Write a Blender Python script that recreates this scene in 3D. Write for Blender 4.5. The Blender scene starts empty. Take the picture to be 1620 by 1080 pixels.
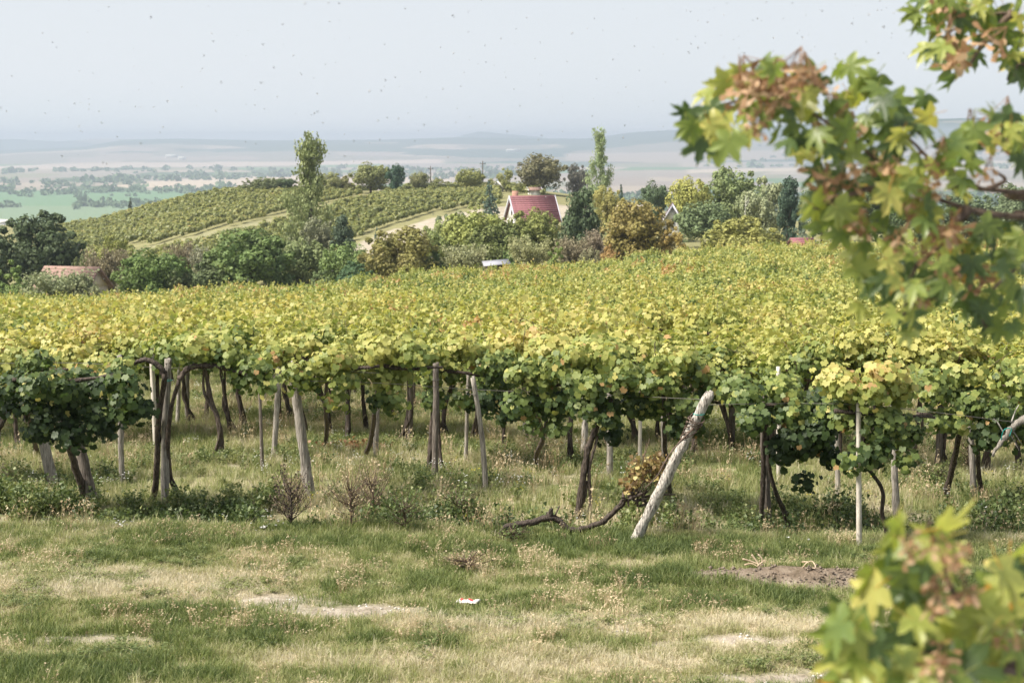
import bpy, math, random
import numpy as np
from mathutils import Vector, Matrix

random.seed(7)
rng = np.random.default_rng(7)
R = math.radians
scene = bpy.context.scene
COL = scene.collection

# ------------------------------------------------------------------ camera, sky, sun, exposure
FPX, PITCH = 2250.0, R(7.97)          # focal length in pixels of the 1620 px wide photograph
SA, CA = math.sin(PITCH), math.cos(PITCH)
cam_d = bpy.data.cameras.new('camera')
cam = bpy.data.objects.new('camera', cam_d)
COL.objects.link(cam)
cam.location = (0, 0, 0)
cam.rotation_euler = (R(90) - PITCH, 0, 0)
cam_d.sensor_width = 36
cam_d.lens = 50
cam_d.clip_start = 0.1
cam_d.clip_end = 60000
cam_d.dof.use_dof = True
cam_d.dof.focus_distance = 17.5
cam_d.dof.aperture_fstop = 3.6
scene.camera = cam

SUN_EL, SUN_AZ = R(50), R(-108)         # azimuth from +Y towards +X
world = bpy.data.worlds.new('World')
scene.world = world
world.use_nodes = True
wn, wl = world.node_tree.nodes, world.node_tree.links
wn.clear()
w_out = wn.new('ShaderNodeOutputWorld')
w_bg = wn.new('ShaderNodeBackground')
w_sky = wn.new('ShaderNodeTexSky')
w_sky.sky_type = 'NISHITA'
w_sky.sun_disc = False
w_sky.sun_elevation = SUN_EL
w_sky.sun_rotation = SUN_AZ
w_sky.air_density = 1.0
w_sky.dust_density = 4.0
w_sky.ozone_density = 1.5
w_tc = wn.new('ShaderNodeTexCoord')
w_sep = wn.new('ShaderNodeSeparateXYZ')
w_ramp = wn.new('ShaderNodeValToRGB')
w_ramp.color_ramp.elements[0].position = 0.0
w_ramp.color_ramp.elements[0].color = (.80, .838, .875, 1)
w_ramp.color_ramp.elements[1].position = 0.30
w_ramp.color_ramp.elements[1].color = (.60, .64, .695, 1)
w_noi = wn.new('ShaderNodeTexNoise')
w_noi.inputs['Scale'].default_value = 1.6
w_noi.inputs['Detail'].default_value = 3
w_mul = wn.new('ShaderNodeMath'); w_mul.operation = 'MULTIPLY_ADD'
w_mul.inputs[1].default_value = 0.10; w_mul.inputs[2].default_value = -0.05
w_add = wn.new('ShaderNodeMath'); w_add.operation = 'ADD'
w_sc = wn.new('ShaderNodeVectorMath'); w_sc.operation = 'SCALE'
w_sc.inputs['Scale'].default_value = 13.0    # the thin overcast, in the units of the sky texture
w_mix = wn.new('ShaderNodeMixRGB')
w_mix.inputs[0].default_value = 0.85
wl.new(w_tc.outputs['Generated'], w_sep.inputs[0])
wl.new(w_tc.outputs['Generated'], w_noi.inputs['Vector'])
wl.new(w_noi.outputs['Fac'], w_mul.inputs[0])
wl.new(w_sep.outputs['Z'], w_add.inputs[0])
wl.new(w_mul.outputs[0], w_add.inputs[1])
wl.new(w_add.outputs[0], w_ramp.inputs[0])
wl.new(w_ramp.outputs[0], w_sc.inputs[0])
wl.new(w_sky.outputs[0], w_mix.inputs[1])
wl.new(w_sc.outputs[0], w_mix.inputs[2])
wl.new(w_mix.outputs[0], w_bg.inputs['Color'])
w_bg.inputs['Strength'].default_value = 0.041
wl.new(w_bg.outputs[0], w_out.inputs['Surface'])

sun_d = bpy.data.lights.new('sun', 'SUN')
sun_d.energy = 4.0
sun_d.angle = R(18)
sun_d.color = (1.0, .93, .82)
sun = bpy.data.objects.new('sun', sun_d)
COL.objects.link(sun)
sdir = Vector((math.sin(SUN_AZ) * math.cos(SUN_EL), math.cos(SUN_AZ) * math.cos(SUN_EL), math.sin(SUN_EL)))
sun.rotation_euler = (-sdir).to_track_quat('-Z', 'Y').to_euler()

scene.view_settings.view_transform = 'Standard'
scene.view_settings.look = 'None'
scene.view_settings.exposure = 1.22
scene.view_settings.gamma = 1.0
scene.view_settings.use_curve_mapping = False
scene.render.engine = 'CYCLES'
cy = scene.cycles
cy.use_denoising = True
cy.max_bounces = 6
cy.diffuse_bounces = 3
cy.transmission_bounces = 4
cy.transparent_max_bounces = 4
cy.volume_bounces = 2
cy.glossy_bounces = 2
cy.caustics_reflective = False
cy.caustics_refractive = False
cy.sample_clamp_indirect = 4
cy.adaptive_threshold = 0.02

# ------------------------------------------------------------------ pixels of the photograph to places and back
def at(px, py, D):
    """the point at depth D seen at pixel (px, py)"""
    u, v = (px - 810) / FPX, -(py - 540) / FPX
    t = D / (v * SA + CA)
    return Vector((u * t, D, (v * CA - SA) * t))

def tan_row(py):
    v = -(py - 540) / FPX
    return (v * CA - SA) / (v * SA + CA)

# ------------------------------------------------------------------ numpy noise
_perm = np.random.default_rng(3).random((256, 256))
def vnoise(x, y):
    xi, yi = np.floor(x).astype(int), np.floor(y).astype(int)
    fx, fy = x - xi, y - yi
    fx, fy = fx * fx * (3 - 2 * fx), fy * fy * (3 - 2 * fy)
    a = _perm[xi & 255, yi & 255]; b = _perm[(xi + 1) & 255, yi & 255]
    c = _perm[xi & 255, (yi + 1) & 255]; d = _perm[(xi + 1) & 255, (yi + 1) & 255]
    return (a * (1 - fx) + b * fx) * (1 - fy) + (c * (1 - fx) + d * fx) * fy
def fbm(x, y, o=4):
    s, a, t = 0, 1, 0
    for k in range(o):
        s = s + a * vnoise(x * 2 ** k + 17.3 * k, y * 2 ** k + 5.1 * k); t += a; a *= .5
    return s / t

# ------------------------------------------------------------------ terrain
TD = np.array([0, 4, 8, 10, 15, 17, 20, 25, 30, 45, 60, 90, 122, 140, 155, 200, 240, 300, 350, 420, 600, 900, 1400, 6000.])
TP = np.array([-800, 100, 400, 800, 1200, 1620, 2600.])
TZ = np.array([
    [-1.75] * 7, [-2.6] * 7, [-3.7] * 7, [-4.0] * 7, [-4.3] * 7, [-4.45] * 7, [-4.74] * 7, [-5.2] * 7, [-5.65] * 7,
    [-8.1, -7.2, -7.1, -6.95, -6.75, -6.65, -6.5],
    [-10.6, -8.75, -8.55, -8.3, -7.75, -7.5, -7.1],
    [-14, -12.2, -11.6, -10.9, -9.4, -8.9, -8.5],
    [-18, -15.2, -14.2, -12.6, -10.6, -9.9, -9.6],
    [-21, -17.5, -16.3, -14.6, -12.3, -11.7, -11.5],
    [-22, -19, -17.6, -15.6, -13.5, -13, -13],
    [-22, -19.3, -16.2, -13.7, -14.0, -14, -14],
    [-22, -19.4, -16.0, -13.4, -15.0, -15, -15],
    [-25, -19.6, -13.6, -11.7, -17, -17.5, -18],
    [-30, -19.9, -11.9, -11.2, -19, -21, -22],
    [-34, -25, -17, -16, -27, -27, -28],
    [-60, -52, -45, -42, -48, -48, -48],
    [-85, -80, -75, -72, -74, -74, -74],
    [-100] * 7, [-100] * 7])
RIDGE_P = np.array([-900, 0, 140, 200, 280, 420, 600, 720, 860, 930, 1000, 1070, 1200, 1400, 1620, 2600.])
RIDGE_Y = np.array([245, 238, 232, 221, 219, 222, 221, 217, 219, 219, 209, 205, 200, 190, 184, 190.])
BACK_P = np.array([-900, 0, 30, 100, 160, 260, 700, 735, 760, 800, 850, 900, 2600.])
BACK_Y = np.array([226, 221, 220, 224, 219, 221, 224, 213, 208, 212, 216, 226, 226.])

def terrain(x, y, detail=True):
    x = np.asarray(x, float); y = np.asarray(y, float)
    D = np.maximum(y, .01)
    P = 810 + FPX * x / np.maximum(D, 9.0)
    P = np.clip(P, TP[0], TP[-1])
    j = np.clip(np.searchsorted(TP, P, side='right') - 1, 0, len(TP) - 2)
    w = (P - TP[j]) / (TP[j + 1] - TP[j]); w = w * w * (3 - 2 * w)
    cols = np.stack([np.interp(D, TD, TZ[:, k]) for k in range(len(TP))], 0)
    idx = np.arange(D.size).reshape(D.shape)
    cf = cols.reshape(len(TP), -1)
    z = cf[j.ravel(), idx.ravel()].reshape(D.shape) * (1 - w) + cf[(j + 1).ravel(), idx.ravel()].reshape(D.shape) * w
    # small relief of the meadow, the ditch between lawn and vines, the ploughed steps along the rows
    if detail:
        near = np.clip((60 - D) / 30, 0, 1)
        z = z + near * (.10 * (fbm(x * .7, y * .7, 3) - .5) + .05 * (fbm(x * 3.1 + 9, y * 3.1, 3) - .5))
        edge = 15.55 - .07 * x + .25 * (vnoise(x * .8, x * 0 + 3.3) - .5)
        t = y - edge
        dep = np.clip(1.1 - .05 * (x + 6), .25, 1.1)
        z = z - near * .26 * dep * np.exp(-((t - .55) / .55) ** 2) * (t > -1.5)
        z = z + near * .05 * np.exp(-((t + .15) / .2) ** 2)
        ph = ((y + .15 * x - 17.3) / 2.6) % 1.0
        z = z + near * np.clip((y - 17) / 1.5, 0, 1) * .09 * (np.exp(-((ph - .45) / .1) ** 2) - np.exp(-((ph - .62) / .07) ** 2))
        mid = np.clip((D - 100) / 60, 0, 1) * np.clip((500 - D) / 100, 0, 1)
        z = z + mid * .8 * (fbm(x * .02, y * .02, 3) - .5)
        # heap of earth beside the lawn
        m = MOUND
        z = z + .13 * np.exp(-(((x - m[0]) / .95) ** 2 + ((y - m[1]) / .3) ** 2)) * (.6 + .8 * fbm(x * 5, y * 5, 3))
    # distant hills
    far = D > 5800
    if np.any(far):
        py = np.interp(P, RIDGE_P, RIDGE_Y); v = -(py - 540) / FPX
        zt = 9500 * (v * CA - SA) / (v * SA + CA)
        s = np.clip((D - 6000) / 3500, 0, 1)
        h = -100 + (zt + 100) * (s ** 1.3) + 26 * np.sin(s * math.pi) * (fbm(x * .0012, y * .0012, 4) - .5) * 2
        back = np.clip((D - 9500) / 1300, 0, 1)
        h = h - 90 * np.sin(back * math.pi / 2)
        py2 = np.interp(P, BACK_P, BACK_Y); v2 = -(py2 - 540) / FPX
        zt2 = 12300 * (v2 * CA - SA) / (v2 * SA + CA)
        s2 = np.clip((D - 10800) / 1500, 0, 1)
        h2 = h * (1 - s2) + zt2 * s2
        z = np.where(far, h2, z)
    return z

MOUND = (0, -100)
def hit(px, py, lo=7.0, hi=130.0, detail=True):
    """where the ray through a pixel meets the ground"""
    Ds = np.linspace(lo, hi, 1500)
    u, v = (px - 810) / FPX, -(py - 540) / FPX
    t = Ds / (v * SA + CA)
    g = terrain(u * t, Ds, detail)
    below = np.nonzero((v * CA - SA) * t <= g)[0]
    k = below[0] if len(below) else len(Ds) - 1
    return Vector((float(u * t[k]), float(Ds[k]), float(g[k])))
_m = hit(1265, 922)
MOUND = (_m.x, _m.y)
def gz(x, y):
    return float(terrain(np.array([x]), np.array([y]))[0])

# ------------------------------------------------------------------ materials
def srgb(r, g, b):
    return tuple(((c / 255) / 12.92 if c / 255 < .04 else ((c / 255 + .055) / 1.055) ** 2.4) for c in (r, g, b)) + (1,)

def new_mat(name):
    m = bpy.data.materials.new(name); m.use_nodes = True
    m.node_tree.nodes.clear()
    return m, m.node_tree.nodes, m.node_tree.links

def ramp(n, stops, interp='LINEAR'):
    r = n.new('ShaderNodeValToRGB'); cr = r.color_ramp; cr.interpolation = interp
    while len(cr.elements) > 1: cr.elements.remove(cr.elements[-1])
    for i, (p, c) in enumerate(stops):
        e = cr.elements[0] if i == 0 else cr.elements.new(p)
        e.position = p; e.color = (*c[:3], 1)
    return r

def mathn(n, l, op, a, b=None, c=None, clamp=False):
    m = n.new('ShaderNodeMath'); m.operation = op; m.use_clamp = clamp
    for i, s in enumerate((a, b, c)):
        if s is None: continue
        if isinstance(s, (int, float)): m.inputs[i].default_value = s
        else: l.new(s, m.inputs[i])
    return m.outputs[0]

def leaf_material(name, stops, transl=.30, rand=.12, noise=.25, nscale=.6, rough=.5, instancer=False, spec=.35, fine=0.0, fscale=60, bias=0.0):
    """leaves: tint per leaf + object's own shift + wide patches; thin, so some light passes through"""
    m, n, l = new_mat(name)
    out = n.new('ShaderNodeOutputMaterial')
    a = n.new('ShaderNodeAttribute'); a.attribute_name = 'tint'
    oi = n.new('ShaderNodeObjectInfo')
    geo = n.new('ShaderNodeNewGeometry')
    tx = n.new('ShaderNodeTexNoise'); tx.inputs['Scale'].default_value = nscale; tx.inputs['Detail'].default_value = 3
    l.new(geo.outputs['Position'], tx.inputs['Vector'])
    v = mathn(n, l, 'MULTIPLY_ADD', tx.outputs['Fac'], noise * 2, -noise + bias)
    v = mathn(n, l, 'ADD', a.outputs['Fac'], v)
    r = mathn(n, l, 'MULTIPLY_ADD', oi.outputs['Random'], rand * 2, -rand)
    v = mathn(n, l, 'ADD', v, r)
    if instancer:
        b = n.new('ShaderNodeAttribute'); b.attribute_name = 'itint'; b.attribute_type = 'INSTANCER'
        v = mathn(n, l, 'ADD', v, b.outputs['Fac'])
    if fine:
        tf = n.new('ShaderNodeTexNoise'); tf.inputs['Scale'].default_value = fscale; tf.inputs['Detail'].default_value = 2
        l.new(geo.outputs['Position'], tf.inputs['Vector'])
        v = mathn(n, l, 'ADD', v, mathn(n, l, 'MULTIPLY_ADD', tf.outputs['Fac'], fine * 2, -fine))
    cr = ramp(n, stops)
    l.new(v, cr.inputs[0])
    p = n.new('ShaderNodeBsdfPrincipled')
    p.inputs['Roughness'].default_value = rough
    p.inputs['Specular IOR Level'].default_value = spec
    l.new(cr.outputs[0], p.inputs['Base Color'])
    t = n.new('ShaderNodeBsdfTranslucent')
    h = n.new('ShaderNodeHueSaturation'); h.inputs['Saturation'].default_value = 1.15; h.inputs['Value'].default_value = 1.5
    l.new(cr.outputs[0], h.inputs['Color']); l.new(h.outputs[0], t.inputs['Color'])
    mx = n.new('ShaderNodeMixShader'); mx.inputs[0].default_value = transl
    l.new(p.outputs[0], mx.inputs[1]); l.new(t.outputs[0], mx.inputs[2])
    l.new(mx.outputs[0], out.inputs['Surface'])
    return m

def tree_material(name, transl=.25):
    """crown leaves take the tree's own colour (object colour) and vary round it leaf by leaf"""
    m, n, l = new_mat(name)
    out = n.new('ShaderNodeOutputMaterial')
    a = n.new('ShaderNodeAttribute'); a.attribute_name = 'tint'
    oi = n.new('ShaderNodeObjectInfo')
    geo = n.new('ShaderNodeNewGeometry')
    tx = n.new('ShaderNodeTexNoise'); tx.inputs['Scale'].default_value = .55; tx.inputs['Detail'].default_value = 3
    l.new(geo.outputs['Position'], tx.inputs['Vector'])
    h = n.new('ShaderNodeHueSaturation')
    l.new(oi.outputs['Color'], h.inputs['Color'])
    l.new(mathn(n, l, 'MULTIPLY_ADD', tx.outputs['Fac'], -.05, .508), h.inputs['Hue'])
    l.new(mathn(n, l, 'MULTIPLY_ADD', a.outputs['Fac'], 1.1, 1.65), h.inputs['Value'])
    p = n.new('ShaderNodeBsdfPrincipled'); p.inputs['Roughness'].default_value = .6
    p.inputs['Specular IOR Level'].default_value = .25
    l.new(h.outputs[0], p.inputs['Base Color'])
    t = n.new('ShaderNodeBsdfTranslucent'); l.new(h.outputs[0], t.inputs['Color'])
    mx = n.new('ShaderNodeMixShader'); mx.inputs[0].default_value = transl
    l.new(p.outputs[0], mx.inputs[1]); l.new(t.outputs[0], mx.inputs[2])
    l.new(mx.outputs[0], out.inputs['Surface'])
    return m

def solid(name, c1, c2=None, scale=6, rough=.8, bump=0, stretch=(1, 1, 1), detail=5, contrast=(.35, .65), obj_var=0.0, spec=.3, coord='Object', bscale=None):
    m, n, l = new_mat(name)
    out = n.new('ShaderNodeOutputMaterial'); p = n.new('ShaderNodeBsdfPrincipled')
    tc = n.new('ShaderNodeTexCoord'); mp = n.new('ShaderNodeMapping'); mp.inputs['Scale'].default_value = stretch
    l.new(tc.outputs[coord], mp.inputs[0])
    tx = n.new('ShaderNodeTexNoise'); tx.inputs['Scale'].default_value = scale; tx.inputs['Detail'].default_value = detail
    tx.inputs['Roughness'].default_value = .65
    l.new(mp.outputs[0], tx.inputs['Vector'])
    cr = ramp(n, [(contrast[0], c1), (contrast[1], c2 or c1)])
    l.new(tx.outputs['Fac'], cr.inputs[0])
    src = cr.outputs[0]
    if obj_var:
        oi = n.new('ShaderNodeObjectInfo'); h = n.new('ShaderNodeHueSaturation')
        l.new(src, h.inputs['Color'])
        l.new(mathn(n, l, 'MULTIPLY_ADD', oi.outputs['Random'], obj_var * 2, 1 - obj_var), h.inputs['Value'])
        src = h.outputs[0]
    l.new(src, p.inputs['Base Color'])
    p.inputs['Roughness'].default_value = rough; p.inputs['Specular IOR Level'].default_value = spec
    if bump:
        b = n.new('ShaderNodeBump'); b.inputs['Strength'].default_value = bump; b.inputs['Distance'].default_value = .02
        t2 = tx
        if bscale:
            t2 = n.new('ShaderNodeTexNoise'); t2.inputs['Scale'].default_value = bscale; t2.inputs['Detail'].default_value = 4
            l.new(mp.outputs[0], t2.inputs['Vector'])
        l.new(t2.outputs['Fac'], b.inputs['Height']); l.new(b.outputs[0], p.inputs['Normal'])
    l.new(p.outputs[0], out.inputs['Surface'])
    return m

VINE = [(0, (.024, .042, .018)), (.28, (.055, .090, .028)), (.50, (.135, .18, .052)), (.70, (.27, .305, .085)), (.88, (.43, .41, .13)), (.96, (.46, .40, .14)), (1.0, (.42, .27, .12))]
M = {}
M['vine'] = leaf_material('vine_leaf', VINE, transl=.32, rand=.08, noise=.18, nscale=.45, spec=.3)
M['vine_far'] = leaf_material('vine_leaf_far', VINE, transl=.32, rand=.0, noise=.24, nscale=.13, instancer=True)
M['vine_hill'] = leaf_material('vine_leaf_hill', [(0, (.09, .105, .035)), (.4, (.175, .195, .06)), (.8, (.28, .275, .09)), (1, (.36, .28, .11))], transl=.25, rand=.05, noise=.35, nscale=.03, instancer=True)
M['vine_dry'] = leaf_material('vine_leaf_dry', [(0, (.13, .08, .04)), (.5, (.30, .21, .09)), (1, (.42, .36, .14))], transl=.2, rand=.0, noise=.2, nscale=8)
MAPLE = [(0, (.050, .078, .030)), (.35, (.10, .15, .045)), (.6, (.21, .26, .060)), (.8, (.36, .37, .095)), (.95, (.50, .44, .13)), (1, (.52, .30, .07))]
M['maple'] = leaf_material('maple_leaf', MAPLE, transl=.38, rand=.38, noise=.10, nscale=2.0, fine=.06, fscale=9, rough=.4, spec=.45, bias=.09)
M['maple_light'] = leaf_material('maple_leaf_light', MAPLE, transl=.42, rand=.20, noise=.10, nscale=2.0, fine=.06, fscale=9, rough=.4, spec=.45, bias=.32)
M['maple_brown'] = leaf_material('maple_seed_wing', [(0, (.17, .09, .045)), (.5, (.36, .215, .11)), (1, (.54, .39, .25))], transl=.25, rand=.15, noise=.2, nscale=12)
M['crown'] = tree_material('tree_leaf')
GR = [(0, (.09, .125, .042)), (.28, (.19, .23, .080)), (.5, (.32, .33, .145)), (.72, (.43, .40, .25)), (1, (.57, .52, .40))]
M['grass'] = leaf_material('grass_blade', GR, transl=.30, rand=.07, noise=.10, nscale=1.3, instancer=True, rough=.6, spec=.25)
M['weed'] = leaf_material('weed_leaf', [(0, (.045, .07, .025)), (.5, (.11, .15, .05)), (1, (.22, .24, .09))], transl=.25, rand=.1, noise=.2, nscale=1, instancer=True)
M['straw'] = leaf_material('dry_straw', [(0, (.22, .15, .09)), (.5, (.42, .33, .20)), (1, (.60, .50, .34))], transl=.2, rand=.1, noise=.15, nscale=2, instancer=True)
M['petal'] = solid('white_petal', (.75, .75, .72), rough=.7)
M['yellow_petal'] = solid('yellow_petal', (.75, .62, .05), rough=.7)
M['bark'] = solid('vine_bark', (.030, .022, .018), (.16, .125, .10), scale=9, bump=1.0, stretch=(6, 6, 1), contrast=(.38, .72), obj_var=.25, bscale=14)
M['cane'] = solid('vine_cane', (.06, .04, .03), (.17, .12, .09), scale=12, bump=.5, stretch=(4, 4, 1))
M['wood_grey'] = solid('weathered_wood', (.09, .078, .066), (.44, .40, .35), scale=7, bump=.9, stretch=(9, 9, .8), contrast=(.30, .66), obj_var=.22, bscale=11)
M['wood_dark'] = solid('dark_post_wood', (.06, .048, .040), (.25, .215, .185), scale=7, bump=.9, stretch=(9, 9, .8), contrast=(.33, .70), obj_var=.2, bscale=11)
M['wood_pale'] = solid('pale_post_wood', (.07, .06, .05), (.52, .48, .43), scale=9, bump=1.0, stretch=(7, 7, .9), contrast=(.36, .54), bscale=14)
M['concrete'] = solid('concrete_post', (.40, .36, .30), (.62, .57, .50), scale=5, bump=.3, stretch=(3, 3, 1), contrast=(.3, .6), bscale=40)
M['tie'] = solid('teal_tie', (.02, .28, .24), rough=.5)
M['wire'] = solid('wire', (.12, .11, .10), rough=.5)
M['trunk'] = solid('tree_bark', (.05, .04, .03), (.14, .11, .085), scale=3, bump=.5, obj_var=.2)
M['birch'] = solid('birch_bark', (.45, .42, .38), (.62, .60, .56), scale=3)
M['plaster'] = solid('white_plaster', (.62, .60, .55), (.74, .72, .67), scale=1.2)
M['plaster_warm'] = solid('cream_plaster', (.50, .42, .33), (.60, .52, .42), scale=1.2)
M['redroof'] = solid('red_roof_tile', (.16, .065, .075), (.23, .095, .105), scale=2.5, rough=.7, obj_var=.2)
M['brownroof'] = solid('brown_roof_tile', (.20, .125, .105), (.30, .20, .165), scale=2.5, rough=.8, obj_var=.15)
M['darkroof'] = solid('dark_roof', (.07, .045, .045), (.12, .08, .08), scale=2)
M['palefascia'] = solid('pale_fascia', (.50, .50, .56), rough=.6)
M['metal'] = solid('sheet_metal', (.27, .27, .31), (.36, .36, .40), scale=2, rough=.45, spec=.5)
M['glass'] = solid('dark_glass', (.02, .025, .03), rough=.1, spec=.8)
M['brick'] = solid('chimney_brick', (.30, .15, .11), (.40, .24, .18), scale=3)
M['timber'] = solid('door_timber', (.10, .06, .04), rough=.7)
M['pole'] = solid('pole_wood', (.10, .09, .08), rough=.8)
M['insect'] = solid('insect_body', (.05, .045, .04), rough=.6)
M['wing'] = solid('insect_wing', (.30, .30, .30), rough=.5)
M['paper'] = solid('paper', (.74, .70, .70), rough=.6)
M['redprint'] = solid('red_print', (.55, .06, .06), rough=.6)
M['soil'] = solid('dry_soil', (.10, .078, .06), (.25, .20, .155), scale=9, bump=.6)
M['stone'] = solid('limestone', (.50, .47, .42), (.66, .63, .58), scale=9, bump=.4)

def ground_material():
    m, n, l = new_mat('meadow_ground')
    out = n.new('ShaderNodeOutputMaterial'); p = n.new('ShaderNodeBsdfPrincipled')
    p.inputs['Roughness'].default_value = .95; p.inputs['Specular IOR Level'].default_value = .1
    geo = n.new('ShaderNodeNewGeometry')
    bare = n.new('ShaderNodeAttribute'); bare.attribute_name = 'bare'
    dry = n.new('ShaderNodeAttribute'); dry.attribute_name = 'dry'
    t1 = n.new('ShaderNodeTexNoise'); t1.inputs['Scale'].default_value = 7; t1.inputs['Detail'].default_value = 8; t1.inputs['Roughness'].default_value = .7
    t2 = n.new('ShaderNodeTexNoise'); t2.inputs['Scale'].default_value = 38; t2.inputs['Detail'].default_value = 4
    for t in (t1, t2): l.new(geo.outputs['Position'], t.inputs['Vector'])
    soil = ramp(n, [(.3, (.17, .14, .11)), (.5, (.30, .255, .205)), (.7, (.46, .42, .35))])
    l.new(t1.outputs['Fac'], soil.inputs[0])
    v = mathn(n, l, 'ADD', dry.outputs['Fac'], mathn(n, l, 'MULTIPLY_ADD', t2.outputs['Fac'], .9, -.45))
    gr = ramp(n, [(0, (.08, .10, .035)), (.35, (.15, .17, .065)), (.65, (.30, .27, .16)), (1, (.48, .42, .30))])
    l.new(v, gr.inputs[0])
    mx = n.new('ShaderNodeMixRGB')
    bm = mathn(n, l, 'ADD', bare.outputs['Fac'], mathn(n, l, 'MULTIPLY_ADD', t1.outputs['Fac'], .8, -.4), clamp=True)
    l.new(bm, mx.inputs[0])
    l.new(gr.outputs[0], mx.inputs[1]); l.new(soil.outputs[0], mx.inputs[2])
    ea = n.new('ShaderNodeAttribute'); ea.attribute_name = 'earth'
    me_ = n.new('ShaderNodeMixRGB'); me_.blend_type = 'MULTIPLY'; me_.inputs[2].default_value = (.50, .44, .40, 1)
    l.new(ea.outputs['Fac'], me_.inputs[0]); l.new(mx.outputs[0], me_.inputs[1])
    l.new(me_.outputs[0], p.inputs['Base Color'])
    b = n.new('ShaderNodeBump'); b.inputs['Strength'].default_value = .8; b.inputs['Distance'].default_value = .03
    l.new(t2.outputs['Fac'], b.inputs['Height']); l.new(b.outputs[0], p.inputs['Normal'])
    l.new(p.outputs[0], out.inputs['Surface'])
    return m
def far_material():
    m, n, l = new_mat('far_land')
    out = n.new('ShaderNodeOutputMaterial'); p = n.new('ShaderNodeBsdfPrincipled')
    p.inputs['Roughness'].default_value = 1; p.inputs['Specular IOR Level'].default_value = .05
    a = n.new('ShaderNodeAttribute'); a.attribute_name = 'col'
    geo = n.new('ShaderNodeNewGeometry')
    t1 = n.new('ShaderNodeTexNoise'); t1.inputs['Scale'].default_value = .35; t1.inputs['Detail'].default_value = 9; t1.inputs['Roughness'].default_value = .7
    l.new(geo.outputs['Position'], t1.inputs['Vector'])
    h = n.new('ShaderNodeHueSaturation')
    l.new(a.outputs['Color'], h.inputs['Color'])
    l.new(mathn(n, l, 'MULTIPLY_ADD', t1.outputs['Fac'], 1.3, .35), h.inputs['Value'])
    l.new(h.outputs[0], p.inputs['Base Color']); l.new(p.outputs[0], out.inputs['Surface'])
    return m
M['ground'] = ground_material(); M['far'] = far_material()

# ------------------------------------------------------------------ mesh helpers
def mesh_np(name, V, F, mats, attrs=None, smooth=False, col=None, mi=None):
    V = np.asarray(V, np.float32).reshape(-1, 3); F = np.asarray(F, np.int32)
    me = bpy.data.meshes.new(name)
    k = F.shape[1]
    me.vertices.add(len(V)); me.vertices.foreach_set('co', V.ravel())
    me.loops.add(F.size); me.loops.foreach_set('vertex_index', F.ravel())
    me.polygons.add(len(F))
    me.polygons.foreach_set('loop_start', np.arange(0, F.size, k, dtype=np.int32))
    me.polygons.foreach_set('loop_total', np.full(len(F), k, np.int32))
    if smooth: me.polygons.foreach_set('use_smooth', np.ones(len(F), bool))
    for m in (mats if isinstance(mats, (list, tuple)) else [mats]): me.materials.append(m)
    if mi is not None: me.polygons.foreach_set('material_index', np.asarray(mi, np.int32))
    for an, av in (attrs or {}).items():
        at_ = me.attributes.new(an, 'FLOAT', 'POINT'); at_.data.foreach_set('value', np.asarray(av, np.float32).ravel())
    if col is not None:
        at_ = me.attributes.new('col', 'FLOAT_COLOR', 'POINT'); at_.data.foreach_set('color', np.asarray(col, np.float32).ravel())
    me.update(calc_edges=True)
    return me

def link(name, me, parent=None, loc=None, rot=None, scale=None):
    o = bpy.data.objects.new(name, me); COL.objects.link(o)
    if parent is not None: o.parent = parent
    if loc is not None: o.location = loc
    if rot is not None: o.rotation_euler = rot
    if scale is not None: o.scale = (scale,) * 3 if isinstance(scale, (int, float)) else scale
    return o

def tag(o, label=None, cat=None, group=None, kind=None):
    if label: o['label'] = label
    if cat: o['category'] = cat
    if group: o['group'] = group
    if kind: o['kind'] = kind
    return o

def empty(name, loc, label=None, cat=None, group=None, rz=0):
    o = bpy.data.objects.new(name, None); COL.objects.link(o); o.location = loc; o.rotation_euler = (0, 0, rz)
    o.empty_display_size = .2
    return tag(o, label, cat, group)

def smooth_path(P, n):
    P = np.asarray(P, float)
    if len(P) < 3:
        t = np.linspace(0, 1, n)[:, None]; return P[0] * (1 - t) + P[-1] * t
    Q = np.vstack([2 * P[0] - P[1], P, 2 * P[-1] - P[-2]])
    out = []
    for t in np.linspace(0, len(P) - 1 - 1e-6, n):
        i = int(t); f = t - i
        a, b, c, d = Q[i:i + 4]
        out.append(.5 * ((2 * b) + (-a + c) * f + (2 * a - 5 * b + 4 * c - d) * f * f + (-a + 3 * b - 3 * c + d) * f ** 3))
    return np.array(out)

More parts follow.
